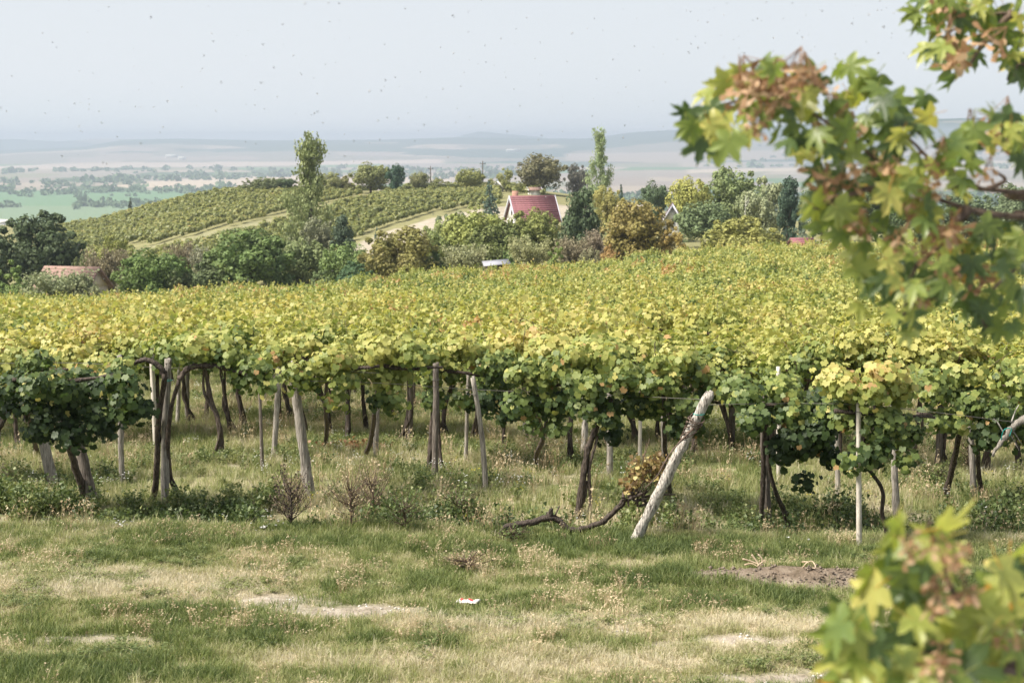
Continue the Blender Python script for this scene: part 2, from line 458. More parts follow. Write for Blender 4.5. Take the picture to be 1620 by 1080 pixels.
class MB:
    """collects triangles; build() makes ONE mesh of them"""
    def __init__(s): s.V = []; s.F = []; s.T = []; s.MI = []; s.n = 0
    def add(s, V, F, tint=0.5, mi=0):
        V = np.asarray(V, float).reshape(-1, 3); F = np.asarray(F, int).reshape(-1, 3)
        s.V.append(V); s.F.append(F + s.n); s.n += len(V)
        s.T.append(np.broadcast_to(np.asarray(tint, float), (len(V),)).copy()); s.MI.append(np.full(len(F), mi))
        return s
    def tube(s, P, r, seg=8, n=None, rough=.0, seed=0, cap=True, wob=0.0, mi=0, tint=.5, square=False):
        rg = np.random.default_rng(abs(seed) + 11)
        n = n or max(2, len(P) * 4)
        C = smooth_path(P, n)
        r = np.interp(np.linspace(0, 1, n), np.linspace(0, 1, len(np.atleast_1d(r))), np.atleast_1d(r)) if np.size(r) > 1 else np.full(n, float(np.ravel(r)[0]))
        if wob: 
            C = C + np.stack([np.convolve(rg.normal(0, wob, n + 2), [.25, .5, .25], 'valid') for _ in range(3)], 1) * np.r_[0, np.ones(n - 1)][:, None]
        T = np.gradient(C, axis=0); T /= np.linalg.norm(T, axis=1)[:, None] + 1e-9
        up = np.array([0, 1, 0.]) if abs(T[0, 1]) < .9 else np.array([1, 0, 0.])
        N = up - T * (T @ up)[:, None]; N /= np.linalg.norm(N, axis=1)[:, None] + 1e-9
        B = np.cross(T, N)
        if square: seg = 4
        a = np.linspace(0, 2 * math.pi, seg, endpoint=False) + (math.pi / 4 if square else 0)
        ridge = rg.normal(0, 1, seg) * rough * .6
        rr = r[:, None] * (1 + ridge[None] + rg.normal(0, 1, (n, seg)) * rough)
        V = C[:, None] + rr[..., None] * (np.cos(a)[None, :, None] * N[:, None] + np.sin(a)[None, :, None] * B[:, None])
        V = V.reshape(-1, 3)
        F = []
        for i in range(n - 1):
            for k in range(seg):
                p, q = i * seg + k, i * seg + (k + 1) % seg
                F += [(p, q, q + seg), (p, q + seg, p + seg)]
        if cap:
            for base, c, flip in ((0, C[0], 1), ((n - 1) * seg, C[-1], 0)):
                V = np.vstack([V, c + T[-1] * (0 if flip else r[-1] * .15)]); ci = len(V) - 1
                for k in range(seg):
                    t = (base + k, base + (k + 1) % seg, ci)
                    F.append(t[::-1] if flip else t)
        return s.add(V, F, tint, mi)
    def box(s, lo, hi, mi=0, tint=.5):
        x0, y0, z0 = lo; x1, y1, z1 = hi
        V = [(x0, y0, z0), (x1, y0, z0), (x1, y1, z0), (x0, y1, z0), (x0, y0, z1), (x1, y0, z1), (x1, y1, z1), (x0, y1, z1)]
        Q = [(0, 3, 2, 1), (4, 5, 6, 7), (0, 1, 5, 4), (1, 2, 6, 5), (2, 3, 7, 6), (3, 0, 4, 7)]
        F = []
        for q in Q: F += [(q[0], q[1], q[2]), (q[0], q[2], q[3])]
        return s.add(V, F, tint, mi)
    def prism(s, poly, ext, mi=0):
        """closed outline (3-D points, in order) extruded by a vector"""
        P = np.asarray(poly, float); e = np.asarray(ext, float); k = len(P)
        V = np.vstack([P, P + e]); F = []
        for i in range(1, k - 1): F += [(0, i + 1, i), (k, k + i, k + i + 1)]
        for i in range(k):
            j = (i + 1) % k; F += [(i, j, j + k), (i, j + k, i + k)]
        return s.add(V, F, .5, mi)
    def mesh(s, name, mats, smooth=False):
        return mesh_np(name, np.vstack(s.V), np.vstack(s.F), mats, {'tint': np.concatenate(s.T)}, smooth, mi=np.concatenate(s.MI))
    def build(s, name, mats, parent=None, smooth=False, **k):
        return link(name, s.mesh(name, mats, smooth), parent, **k)

def frames(nrm, rg):
    """a random frame round each normal"""
    nrm = nrm / (np.linalg.norm(nrm, axis=1)[:, None] + 1e-9)
    r = rg.normal(size=nrm.shape); t = r - nrm * np.sum(r * nrm, 1)[:, None]
    t /= np.linalg.norm(t, axis=1)[:, None] + 1e-9
    return t, np.cross(nrm, t), nrm

def cloud(C, nrm, size, tint, tmpl, rg, down=None):
    """one leaf of the template at every centre"""
    TV, TF = tmpl
    X, Y, Z = frames(nrm, rg)
    if down is not None:                 # leaf tips hang down
        d = np.array([0, 0, -1.]) + rg.normal(size=C.shape) * down
        Y = d - Z * np.sum(d * Z, 1)[:, None]; Y /= np.linalg.norm(Y, axis=1)[:, None] + 1e-9
        X = np.cross(Y, Z)
    s = np.broadcast_to(np.asarray(size, float), (len(C),))[:, None, None]
    curl = 1 + rg.normal(0, .5, (len(C), 1, 1))
    V = C[:, None] + s * (TV[None, :, 0:1] * X[:, None] + TV[None, :, 1:2] * Y[:, None] + curl * TV[None, :, 2:3] * Z[:, None])
    k = len(TV)
    F = (TF[None] + (np.arange(len(C)) * k)[:, None, None]).reshape(-1, 3)
    return V.reshape(-1, 3), F, np.repeat(tint, k)

def polar_leaf(radii, cup=.18, z_rim=None, start=0):
    """a leaf outline from (angle, radius) pairs, angle 0 = tip (+Y)"""
    V = [(0, 0, 0)]
    for i, (a, r) in enumerate(radii):
        V.append((math.sin(R(a)) * r, math.cos(R(a)) * r, cup * r * r * (1 if i % 2 else -.3)))
    k = len(radii)
    F = [(0, 1 + (i + 1) % k, 1 + i) for i in range(k)]
    return np.array(V, float), np.array(F)
GRAPE = polar_leaf([(0, 1.05), (26, .74), (52, 1.0), (84, .78), (118, .88), (158, .62), (180, .22), (202, .62), (242, .88), (276, .78), (308, 1.0), (334, .74)])
HEXL = polar_leaf([(0, 1.05), (60, .85), (125, .85), (180, .5), (235, .85), (300, .85)])
QUADL = (np.array([(-.8, -.6, .1), (.7, -.8, -.12), (.9, .6, .15), (-.6, .85, -.1)]), np.array([(0, 1, 2), (0, 2, 3)]))
TRIL = (np.array([(-.9, -.5, .05), (.9, -.45, -.05), (0, 1.0, .1)]), np.array([(0, 1, 2)]))

def maple_template():
    half = [(0, 1.0), (6, .78), (10, .83), (17, .52), (26, .42), (36, .70), (43, .74), (48, .95), (56, .68), (64, .66), (72, .40), (82, .38), (95, .58), (108, .68), (122, .52), (145, .40), (165, .30)]
    rad = half + [(180, .12)] + [(360 - a, r) for a, r in half[:0:-1]]
    V = [(0, 0, 0)]
    for a, r in rad:
        z = -.22 * r * r + .10 * abs(math.sin(R(a) * 3.3)) * r
        V.append((math.sin(R(a)) * r, math.cos(R(a)) * r, z))
    k = len(rad)
    return np.array(V), np.array([(0, 1 + (i + 1) % k, 1 + i) for i in range(k)])
MAPLE_T = maple_template()

# ------------------------------------------------------------------ scattering of what nobody could count (geometry nodes)
def make_protos(name, meshes):
    c = bpy.data.collections.new(name)
    for i, me in enumerate(meshes):
        o = bpy.data.objects.new('%s_%03d' % (name, i), me); c.objects.link(o)
    return c
def scatter(name, P, rot, scl, itint, idx, coll):
    me = bpy.data.meshes.new(name); me.vertices.add(len(P)); me.vertices.foreach_set('co', np.asarray(P, np.float32).ravel())
    for an, ty, key, v in (('rot', 'FLOAT_VECTOR', 'vector', rot), ('scl', 'FLOAT_VECTOR', 'vector', scl), ('itint', 'FLOAT', 'value', itint)):
        a = me.attributes.new(an, ty, 'POINT'); a.data.foreach_set(key, np.asarray(v, np.float32).ravel())
    a = me.attributes.new('idx', 'INT', 'POINT'); a.data.foreach_set('value', np.asarray(idx, np.int32).ravel())
    o = link(name, me)
    ng = bpy.data.node_groups.new(name + '_nodes', 'GeometryNodeTree')
    ng.interface.new_socket('Geometry', in_out='INPUT', socket_type='NodeSocketGeometry')
    ng.interface.new_socket('Geometry', in_out='OUTPUT', socket_type='NodeSocketGeometry')
    N, L = ng.nodes, ng.links
    gi, go = N.new('NodeGroupInput'), N.new('NodeGroupOutput')
    ip = N.new('GeometryNodeInstanceOnPoints'); ci = N.new('GeometryNodeCollectionInfo')
    ci.inputs['Collection'].default_value = coll
    ci.inputs['Separate Children'].default_value = True; ci.inputs['Reset Children'].default_value = True
    def na(an, ty):
        q = N.new('GeometryNodeInputNamedAttribute'); q.data_type = ty; q.inputs['Name'].default_value = an
        return q.outputs['Attribute']
    e2r = N.new('FunctionNodeEulerToRotation'); L.new(na('rot', 'FLOAT_VECTOR'), e2r.inputs[0])
    L.new(gi.outputs[0], ip.inputs['Points']); L.new(ci.outputs[0], ip.inputs['Instance'])
    ip.inputs['Pick Instance'].default_value = True
    L.new(na('idx', 'INT'), ip.inputs['Instance Index'])
    L.new(e2r.outputs[0], ip.inputs['Rotation']); L.new(na('scl', 'FLOAT_VECTOR'), ip.inputs['Scale'])
    L.new(ip.outputs[0], go.inputs[0])
    md = o.modifiers.new('scatter', 'NODES'); md.node_group = ng
    o['kind'] = 'stuff'
    return o


# ------------------------------------------------------------------ what covers the meadow
# patches of the ground given where they lie in the photograph: (px, py, half width m, half depth m, weight)
def patches(L):
    out = []
    for px, py, rx, ry, w in L:
        p = hit(px, py, detail=False); out.append((p.x, p.y, rx, ry, w))
    return out
BARE = patches([(430, 948, .6, .34, 1.0), (500, 965, .4, .2, .9), (585, 975, .45, .2, 1.0), (130, 1008, .55, .16, .8), (230, 1015, .3, .12, .5),
                (1250, 920, .95, .26, 1.1), (1150, 915, .4, .18, .7), (1350, 930, .6, .25, .8), (1440, 930, .5, .5, .5), (1110, 1015, .5, .12, .8), (1230, 1022, .45, .13, .9), (1000, 1003, .4, .08, .5),
                (1230, 1072, .8, .14, 1.0), (1330, 1078, .5, .2, .7), (1080, 980, .3, .2, .4), (880, 975, .25, .15, .4), (670, 965, .3, .12, .4),
                (850, 1030, .3, .1, .25), (600, 1045, .4, .1, .3), (1550, 990, .6, .5, .5)])
DRY = patches([(200, 920, 1.9, .45, .55), (60, 940, 1.0, .3, .5), (380, 940, .9, .35, .5), (800, 985, 1.6, .22, .5), (1100, 1000, 1.8, .4, .5), (900, 1050, 1.6, .35, .42), (700, 1040, 1.0, .25, .3),
               (640, 885, .5, .35, .3), (620, 960, .4, .3, .3), (1000, 1060, 2.0, .4, .25), (400, 1040, 1.0, .3, .2),
               (1060, 830, .8, .8, .35), (740, 800, 1.2, .5, .2), (60, 870, 1.5, .3, .15), (1200, 985, 1.0, .3, .3)])
LUSH = patches([(100, 1065, 1.5, .35, .5), (350, 1075, 1.0, .25, .3), (200, 1000, .5, .15, .4), (330, 990, .5, .2, .35), (300, 862, 3.0, .25, .38), (900, 870, 3.0, .3, .38), (1250, 880, 1.5, .25, .45),
                (80, 890, .8, .2, .25), (560, 950, .3, .15, .3), (1180, 950, .9, .25, .3), (650, 930, .4, .3, .3)])
def blobsum(x, y, L):
    s = np.zeros_like(x)
    wx = x + .35 * (fbm(x * 1.7 + 40, y * 1.7, 3) - .5); wy = y + .35 * (fbm(x * 1.7, y * 1.7 + 70, 3) - .5)
    for cx, cy_, rx, ry, w in L:
        s = s + w * np.exp(-(((wx - cx) / rx) ** 2 + ((wy - cy_) / ry) ** 2))
    return s
def cover(x, y):
    """bare earth 0..1 and dryness 0..1 of the grass"""
    n1, n2 = fbm(x * 1.1, y * 1.8, 4), fbm(x * 3.3 + 31, y * 3.3, 3)
    bare = blobsum(x, y, BARE) * (.55 + .9 * n2)
    furrow = ((y + .15 * x - 17.3) / 2.6) % 1.0
    bare = bare + np.clip((y - 17) / 1, 0, 1) * .75 * np.exp(-((furrow - .62) / .08) ** 2) * (n1 > .42) 
    bare = bare + np.clip((n2 - .66) * 3, 0, .6)
    n3 = fbm(x * 7 + 3, y * 9 + 11, 2)
    dry = .42 + .8 * (n1 - .5) + .7 * (n2 - .5) + .5 * (n3 - .5) + .85 * blobsum(x, y, DRY) - .6 * blobsum(x, y, LUSH)
    return np.clip(bare, 0, 1), np.clip(dry, 0, 1)

# ------------------------------------------------------------------ the land: one sheet of strips that share their edge points
cols = np.unique(np.concatenate([np.linspace(-2600, -240, 26), np.linspace(-240, 1860, 176), np.linspace(1860, 4300, 26)]))
rows_near = np.geomspace(3.2, 130, 370)
rows_mid = np.geomspace(130, 520, 90)
rows_plain = np.geomspace(520, 6000, 130)
rows_far = np.linspace(6000, 12600, 110)

def in_strip(px, py, poly):
    """is the point inside the outline"""
    inside = np.zeros(px.shape, bool); k = len(poly)
    for i in range(k):
        x1, y1 = poly[i]; x2, y2 = poly[(i + 1) % k]
        c = ((y1 > py) != (y2 > py)) & (px < (x2 - x1) * (py - y1) / ((y2 - y1) or 1e-9) + x1)
        inside ^= c
    return inside

def land_colour(x, y, z, P):
    v = (z / y); ang = np.arctan(v) + PITCH
    py = 540 - FPX * np.tan(ang)
    D = y
    c = np.zeros(x.shape + (4,)); c[..., 3] = 1
    def put(mask, rgb): 
        for k in range(3): c[..., k] = np.where(mask, rgb[k], c[..., k])
    put(D < 600, (.21, .20, .10))
    dirt = (.34, .30, .24)
    put((D < 600) & in_strip(P, py, [(555, 392), (600, 370), (700, 342), (760, 330), (860, 322), (960, 330), (960, 345), (830, 345), (700, 372), (600, 420), (540, 425)]), dirt)
    put((D < 600) & in_strip(P, py, [(200, 399), (470, 335), (600, 306), (625, 306), (480, 343), (220, 408)]), (.24, .23, .135))
    # the plain: long fields
    pl = D >= 600
    w = fbm(x * .0009, y * .0009, 3)
    r_ = np.log(D / 600) * 9 + 1.5 * w
    ri = np.floor(r_).astype(int)
    ci = np.floor(P / (95 + 55 * _perm[ri & 255, 7]) + 9 * _perm[ri & 255, 3] + w).astype(int)
    q = _perm[(ri * 7 + 3) & 255, (ci * 13 + 5) & 255]
    pal = [(0, (.24, .20, .17)), (.18, (.30, .25, .20)), (.36, (.20, .19, .13)), (.5, (.11, .17, .08)), (.62, (.24, .21, .18)), (.74, (.26, .22, .18)), (.86, (.07, .10, .05))]
    for lo, rgb in pal: put(pl & (q >= lo), rgb)
    hill = D > 6400
    wood = fbm(x * .0008 + 5, y * .0013, 4)
    put(hill & (q > .3), (.18, .165, .13))
    put(hill & (wood > .47), (.055, .085, .06))
    put(hill & (D > 8600) & (wood > .36), (.05, .08, .06))
    put(pl & (P < 430) & (py > 301.5) & (py < 360), (.12, .20, .11))
    put(pl & (P < 430) & (py > 326.5) & (py < 360), (.155, .215, .13))
    put(pl & in_strip(P, py, [(170, 296), (230, 288), (330, 281), (520, 277), (720, 279), (720, 288), (470, 296), (330, 297)]), (.40, .33, .26))
    put(pl & in_strip(P, py, [(0, 263), (200, 257), (440, 256), (700, 252), (700, 258), (400, 263), (0, 268)]), (.38, .31, .26))
    put(pl & in_strip(P, py, [(900, 243), (1230, 238), (1700, 236), (1700, 246), (1230, 252), (1050, 258), (900, 254)]), (.28, .23, .19))
    put(pl & in_strip(P, py, [(1090, 268), (1240, 266), (1700, 250), (1700, 268), (1240, 271), (1090, 274)]), (.40, .33, .26))
    put(pl & (D < 2600) & (P > 760) & (py > 274), (.06, .10, .045))
    return c

def strip(name, rows, mat, near):
    Pm, Dm = np.meshgrid(cols, rows)
    X = (Pm - 810) / FPX * Dm; Y = Dm
    Z = terrain(X, Y)
    nr, nc = Pm.shape
    V = np.stack([X, Y, Z], -1).reshape(-1, 3)
    i = np.arange(nr - 1)[:, None] * nc + np.arange(nc - 1)[None]
    F = np.stack([i, i + 1, i + nc + 1, i + nc], -1).reshape(-1, 4)
    if near:
        b, d = cover(X, Y)
        me = mesh_np(name, V, F, mat, {'bare': b.ravel(), 'dry': d.ravel(), 'earth': np.exp(-(((X - MOUND[0]) / 1.3) ** 2 + ((Y - MOUND[1]) / .45) ** 2)).ravel()}, smooth=True)
    else:
        me = mesh_np(name, V, F, mat, smooth=True, col=land_colour(X, Y, Z, Pm).reshape(-1, 4))
    o = link(name, me); o['kind'] = 'structure'
    return o
strip('ground', rows_near, M['ground'], True)
strip('hillside', rows_mid, M['far'], False)
strip('plain', rows_plain, M['far'], False)
strip('distant_hills', rows_far, M['far'], False)

# the air: one closed box of even haze round everything
hz = MB().box((-13500, -40, -150), (13500, 13200, 75)).build('haze', [])
hm, hn, hl = new_mat('haze_air')
ho = hn.new('ShaderNodeOutputMaterial'); hv = hn.new('ShaderNodeVolumePrincipled')
hv.inputs['Color'].default_value = (.455, .525, .65, 1)
hv.inputs['Density'].default_value = 1.9e-4
hv.inputs['Anisotropy'].default_value = 0.1
hl.new(hv.outputs[0], ho.inputs['Volume'])
hz.data.materials.append(hm)
hz['kind'] = 'stuff'


# ------------------------------------------------------------------ trees
def sphere_pts(n, rg):
    v = rg.normal(size=(n, 3)); return v / np.linalg.norm(v, axis=1)[:, None]

def crown_mesh(name, kind, seed, n=7500):
    """unit crown: height 1, width 1, standing on z=0; made of many small leaf faces on sub-clumps"""
    rg = np.random.default_rng(seed)
    Cs, Ns, Ts, Sz = [], [], [], []
    def clump(c, r, k, tint, size):
        d = sphere_pts(k, rg); rad = r * (0.55 + .5 * rg.random((k, 1)) ** .5)
        Cs.append(c + d * rad); Ns.append(d + rg.normal(size=(k, 3)) * .5 + np.array([0, 0, .35]))
        Ts.append(np.clip(tint + rg.normal(0, .16, k), 0, 1)); Sz.append(size * (.6 + .8 * rg.random(k)))
    if kind in ('round', 'wide', 'loose'):
        m = {'round': 44, 'wide': 46, 'loose': 34}[kind]
        for i in range(m):
            d = sphere_pts(1, rg)[0]
            q = rg.random() ** .4
            c = np.array([0, 0, .50]) + d * q * np.array([.37, .37, .38 if kind != 'wide' else .37])
            rr = rg.uniform(.09, .17) if kind != 'loose' else rg.uniform(.06, .15)
            clump(c, rr, n // m, rg.uniform(.3, .7), .015 if kind != 'loose' else .013)
        for i in range(14):     # stray sprays that break the outline
            d = sphere_pts(1, rg)[0]; d[2] = abs(d[2]) * .9 - .1
            clump(np.array([0, 0, .55]) + d * np.array([.45, .45, .45]), .045, n // 90, rg.uniform(.45, .85), .013)
    elif kind == 'bush':
        for i in range(28):
            a = rg.uniform(0, 6.283); q = rg.random() ** .5
            hgt = (1 - q ** 2.2) * rg.uniform(.6, .95)
            c = np.array([math.cos(a) * q * .42, math.sin(a) * q * .42, max(.1, hgt * rg.uniform(.35, .9))])
            clump(c, rg.uniform(.10, .18), n // 28, rg.uniform(.3, .7), .015)
        for i in range(22):
            a = rg.uniform(0, 6.283); q = rg.random() * .4
            clump(np.array([math.cos(a) * q, math.sin(a) * q, rg.uniform(.7, 1.0) * (1 - q)]), .04, n // 90, rg.uniform(.5, .8), .012)
    elif kind == 'poplar':
        for i in range(70):
            h = .06 + .94 * (i + rg.random()) / 70; w = .30 * math.sin(min(1, h * 1.15 + .12) * math.pi) ** .7 + .03 if h < .85 else .13
            a = rg.uniform(0, 6.283); q = rg.random() ** .5 * w
            c = np.array([math.cos(a) * q * 1.2, math.sin(a) * q * 1.2, h])
            k = n // 70; t = rg.random((k, 1))
            dr = np.array([math.cos(a) * .12, math.sin(a) * .12, .17]) * rg.uniform(.4, 1.0)
            P = c + dr * (t - .5) + rg.normal(size=(k, 3)) * np.array([.045, .045, .018])
            Cs.append(P); Ns.append(rg.normal(size=(k, 3))); Ts.append(np.clip(rg.uniform(.35, .75) + rg.normal(0, .15, k), 0, 1)); Sz.append(.012 * (.6 + .8 * rg.random(k)))
    elif kind == 'spruce':
        for lv in range(15):
            h = .06 + lv / 15 * .93; w = .48 * (1 - h) ** .85 + .015
            for b in range(max(4, int(11 * (1 - h) + 3))):
                a = rg.uniform(0, 6.283); L = w * rg.uniform(.75, 1.12); k = int(8 + 60 * L)
                t = rg.random((k, 1)) ** .7
                P = np.array([0, 0, h]) + np.array([math.cos(a), math.sin(a), -.28]) * L * t + rg.normal(size=(k, 3)) * .012
                Cs.append(P); Ns.append(rg.normal(size=(k, 3)) * .6 + [0, 0, 1]); Ts.append(np.clip(.45 + rg.normal(0, .2, k), 0, 1)); Sz.append(.020 * (.6 + .8 * rg.random(k)))
    elif kind == 'pine':
        for i in range(48):
            h = rg.uniform(.14, .97); w = .44 * (1 - (h - .15) * .9)
            a = rg.uniform(0, 6.283); q = rg.random() ** .6 * w
            clump(np.array([math.cos(a) * q, math.sin(a) * q, h]), rg.uniform(.06, .13), n // 48, rg.uniform(.3, .6), .014)
    elif kind == 'wispy':
        for i in range(90):
            a = rg.uniform(0, 6.283); L = rg.uniform(.25, .5); h0 = rg.uniform(.1, .55)
            k = n // 90; t = rg.random((k, 1))
            up = rg.uniform(.5, 1.0)
            P = np.array([0, 0, h0]) + np.array([math.cos(a) * L, math.sin(a) * L, up * (1 - h0)]) * t + rg.normal(size=(k, 3)) * .03
            P[:, 2] -= .12 * (t[:, 0] ** 2)
            Cs.append(P); Ns.append(rg.normal(size=(k, 3))); Ts.append(np.clip(rg.uniform(.4, .7) + rg.normal(0, .15, k), 0, 1)); Sz.append(.014 * (.6 + .8 * rg.random(k)))
    C = np.vstack(Cs); N = np.vstack(Ns); T = np.concatenate(Ts); S = np.concatenate(Sz)
    V, F, T = cloud(C, N, S * 1.15, T, QUADL, rg)
    return mesh_np(name, V, F, M['crown'], {'tint': T})

def trunk_mesh(name, kind, seed, mat=None):
    rg = np.random.default_rng(seed); b = MB()
    top = {'round': .62, 'wide': .55, 'loose': .7, 'bush': .4, 'poplar': .92, 'spruce': .96, 'pine': .9, 'wispy': .6, 'birch': .97}[kind]
    r0 = {'bush': .018, 'poplar': .012, 'spruce': .016, 'birch': .011, 'wispy': .015}.get(kind, .024)
    b.tube([(0, 0, -.06), (rg.normal(0, .01), rg.normal(0, .01), top * .5), (rg.normal(0, .02), rg.normal(0, .02), top)], [r0 * 1.3, r0 * .8, r0 * .25], seg=7, n=8)
    nb = {'birch': 16, 'bush': 6, 'poplar': 10, 'pine': 9}.get(kind, 8)
    for i in range(nb):
        h = rg.uniform(.25, .9) * top; a = rg.uniform(0, 6.283); L = rg.uniform(.18, .36) * (1.2 - h)
        up = .75 if kind in ('poplar', 'birch') else .45
        if kind in ('poplar', 'birch'): L *= .7
        if kind == 'spruce': up = -.2
        e = np.array([math.cos(a) * L, math.sin(a) * L, h + L * up * 1.4])
        b.tube([(0, 0, h), (e[0] * .5, e[1] * .5, h + (e[2] - h) * .4), tuple(e)], [r0 * .45, r0 * .3, r0 * .12], seg=5, n=5, cap=False)
    return b.mesh(name, mat or (M['birch'] if kind == 'birch' else M['trunk']), True)

CROWNS = {k: [(crown_mesh('crown', k, 100 + 17 * i + len(k)), trunk_mesh('trunk', k, 55 + i)) for i in range(c)]
          for k, c in (('round', 3), ('wide', 3), ('loose', 3), ('bush', 3), ('poplar', 2), ('spruce', 2), ('pine', 2), ('wispy', 2))}
BIRCH_T = trunk_mesh('trunk', 'birch', 5)
_cnt = {}
def tree(kind, name, px, top, bot, wpx, D, rgb, label, cat='tree', group=None):
    """a tree whose crown tops out at pixel row top; bot is where its foot stands or is hidden"""
    x = (px - 810) / FPX * D
    g = gz(x, D)
    zt = D * tan_row(top)
    zb = D * tan_row(bot)
    base = min(g, zb) if kind not in ('spruce', 'poplar') else g
    base = max(base, g)
    base = max(base, min(zb, zt - .8 * wpx / FPX * D)) if kind in ('round', 'wide', 'loose', 'bush', 'wispy') and False else base
    H = (zt - base) * (1.08 if kind in ('round', 'wide', 'loose', 'bush', 'wispy') else 1.0)
    W = wpx / FPX * D * 1.12
    i = _cnt.get(kind, 0); _cnt[kind] = i + 1
    cm, tm = CROWNS[kind][i % len(CROWNS[kind])]
    t = empty(name, (x, D, base), label, cat, group, rz=rng.uniform(0, 6.28))
    c = link('crown', cm, t, scale=(W, W, H)); c.color = (*rgb, 1); c['kind'] = 'stuff'
    k = link('trunk', tm, t, scale=(W, W, H))
    return t

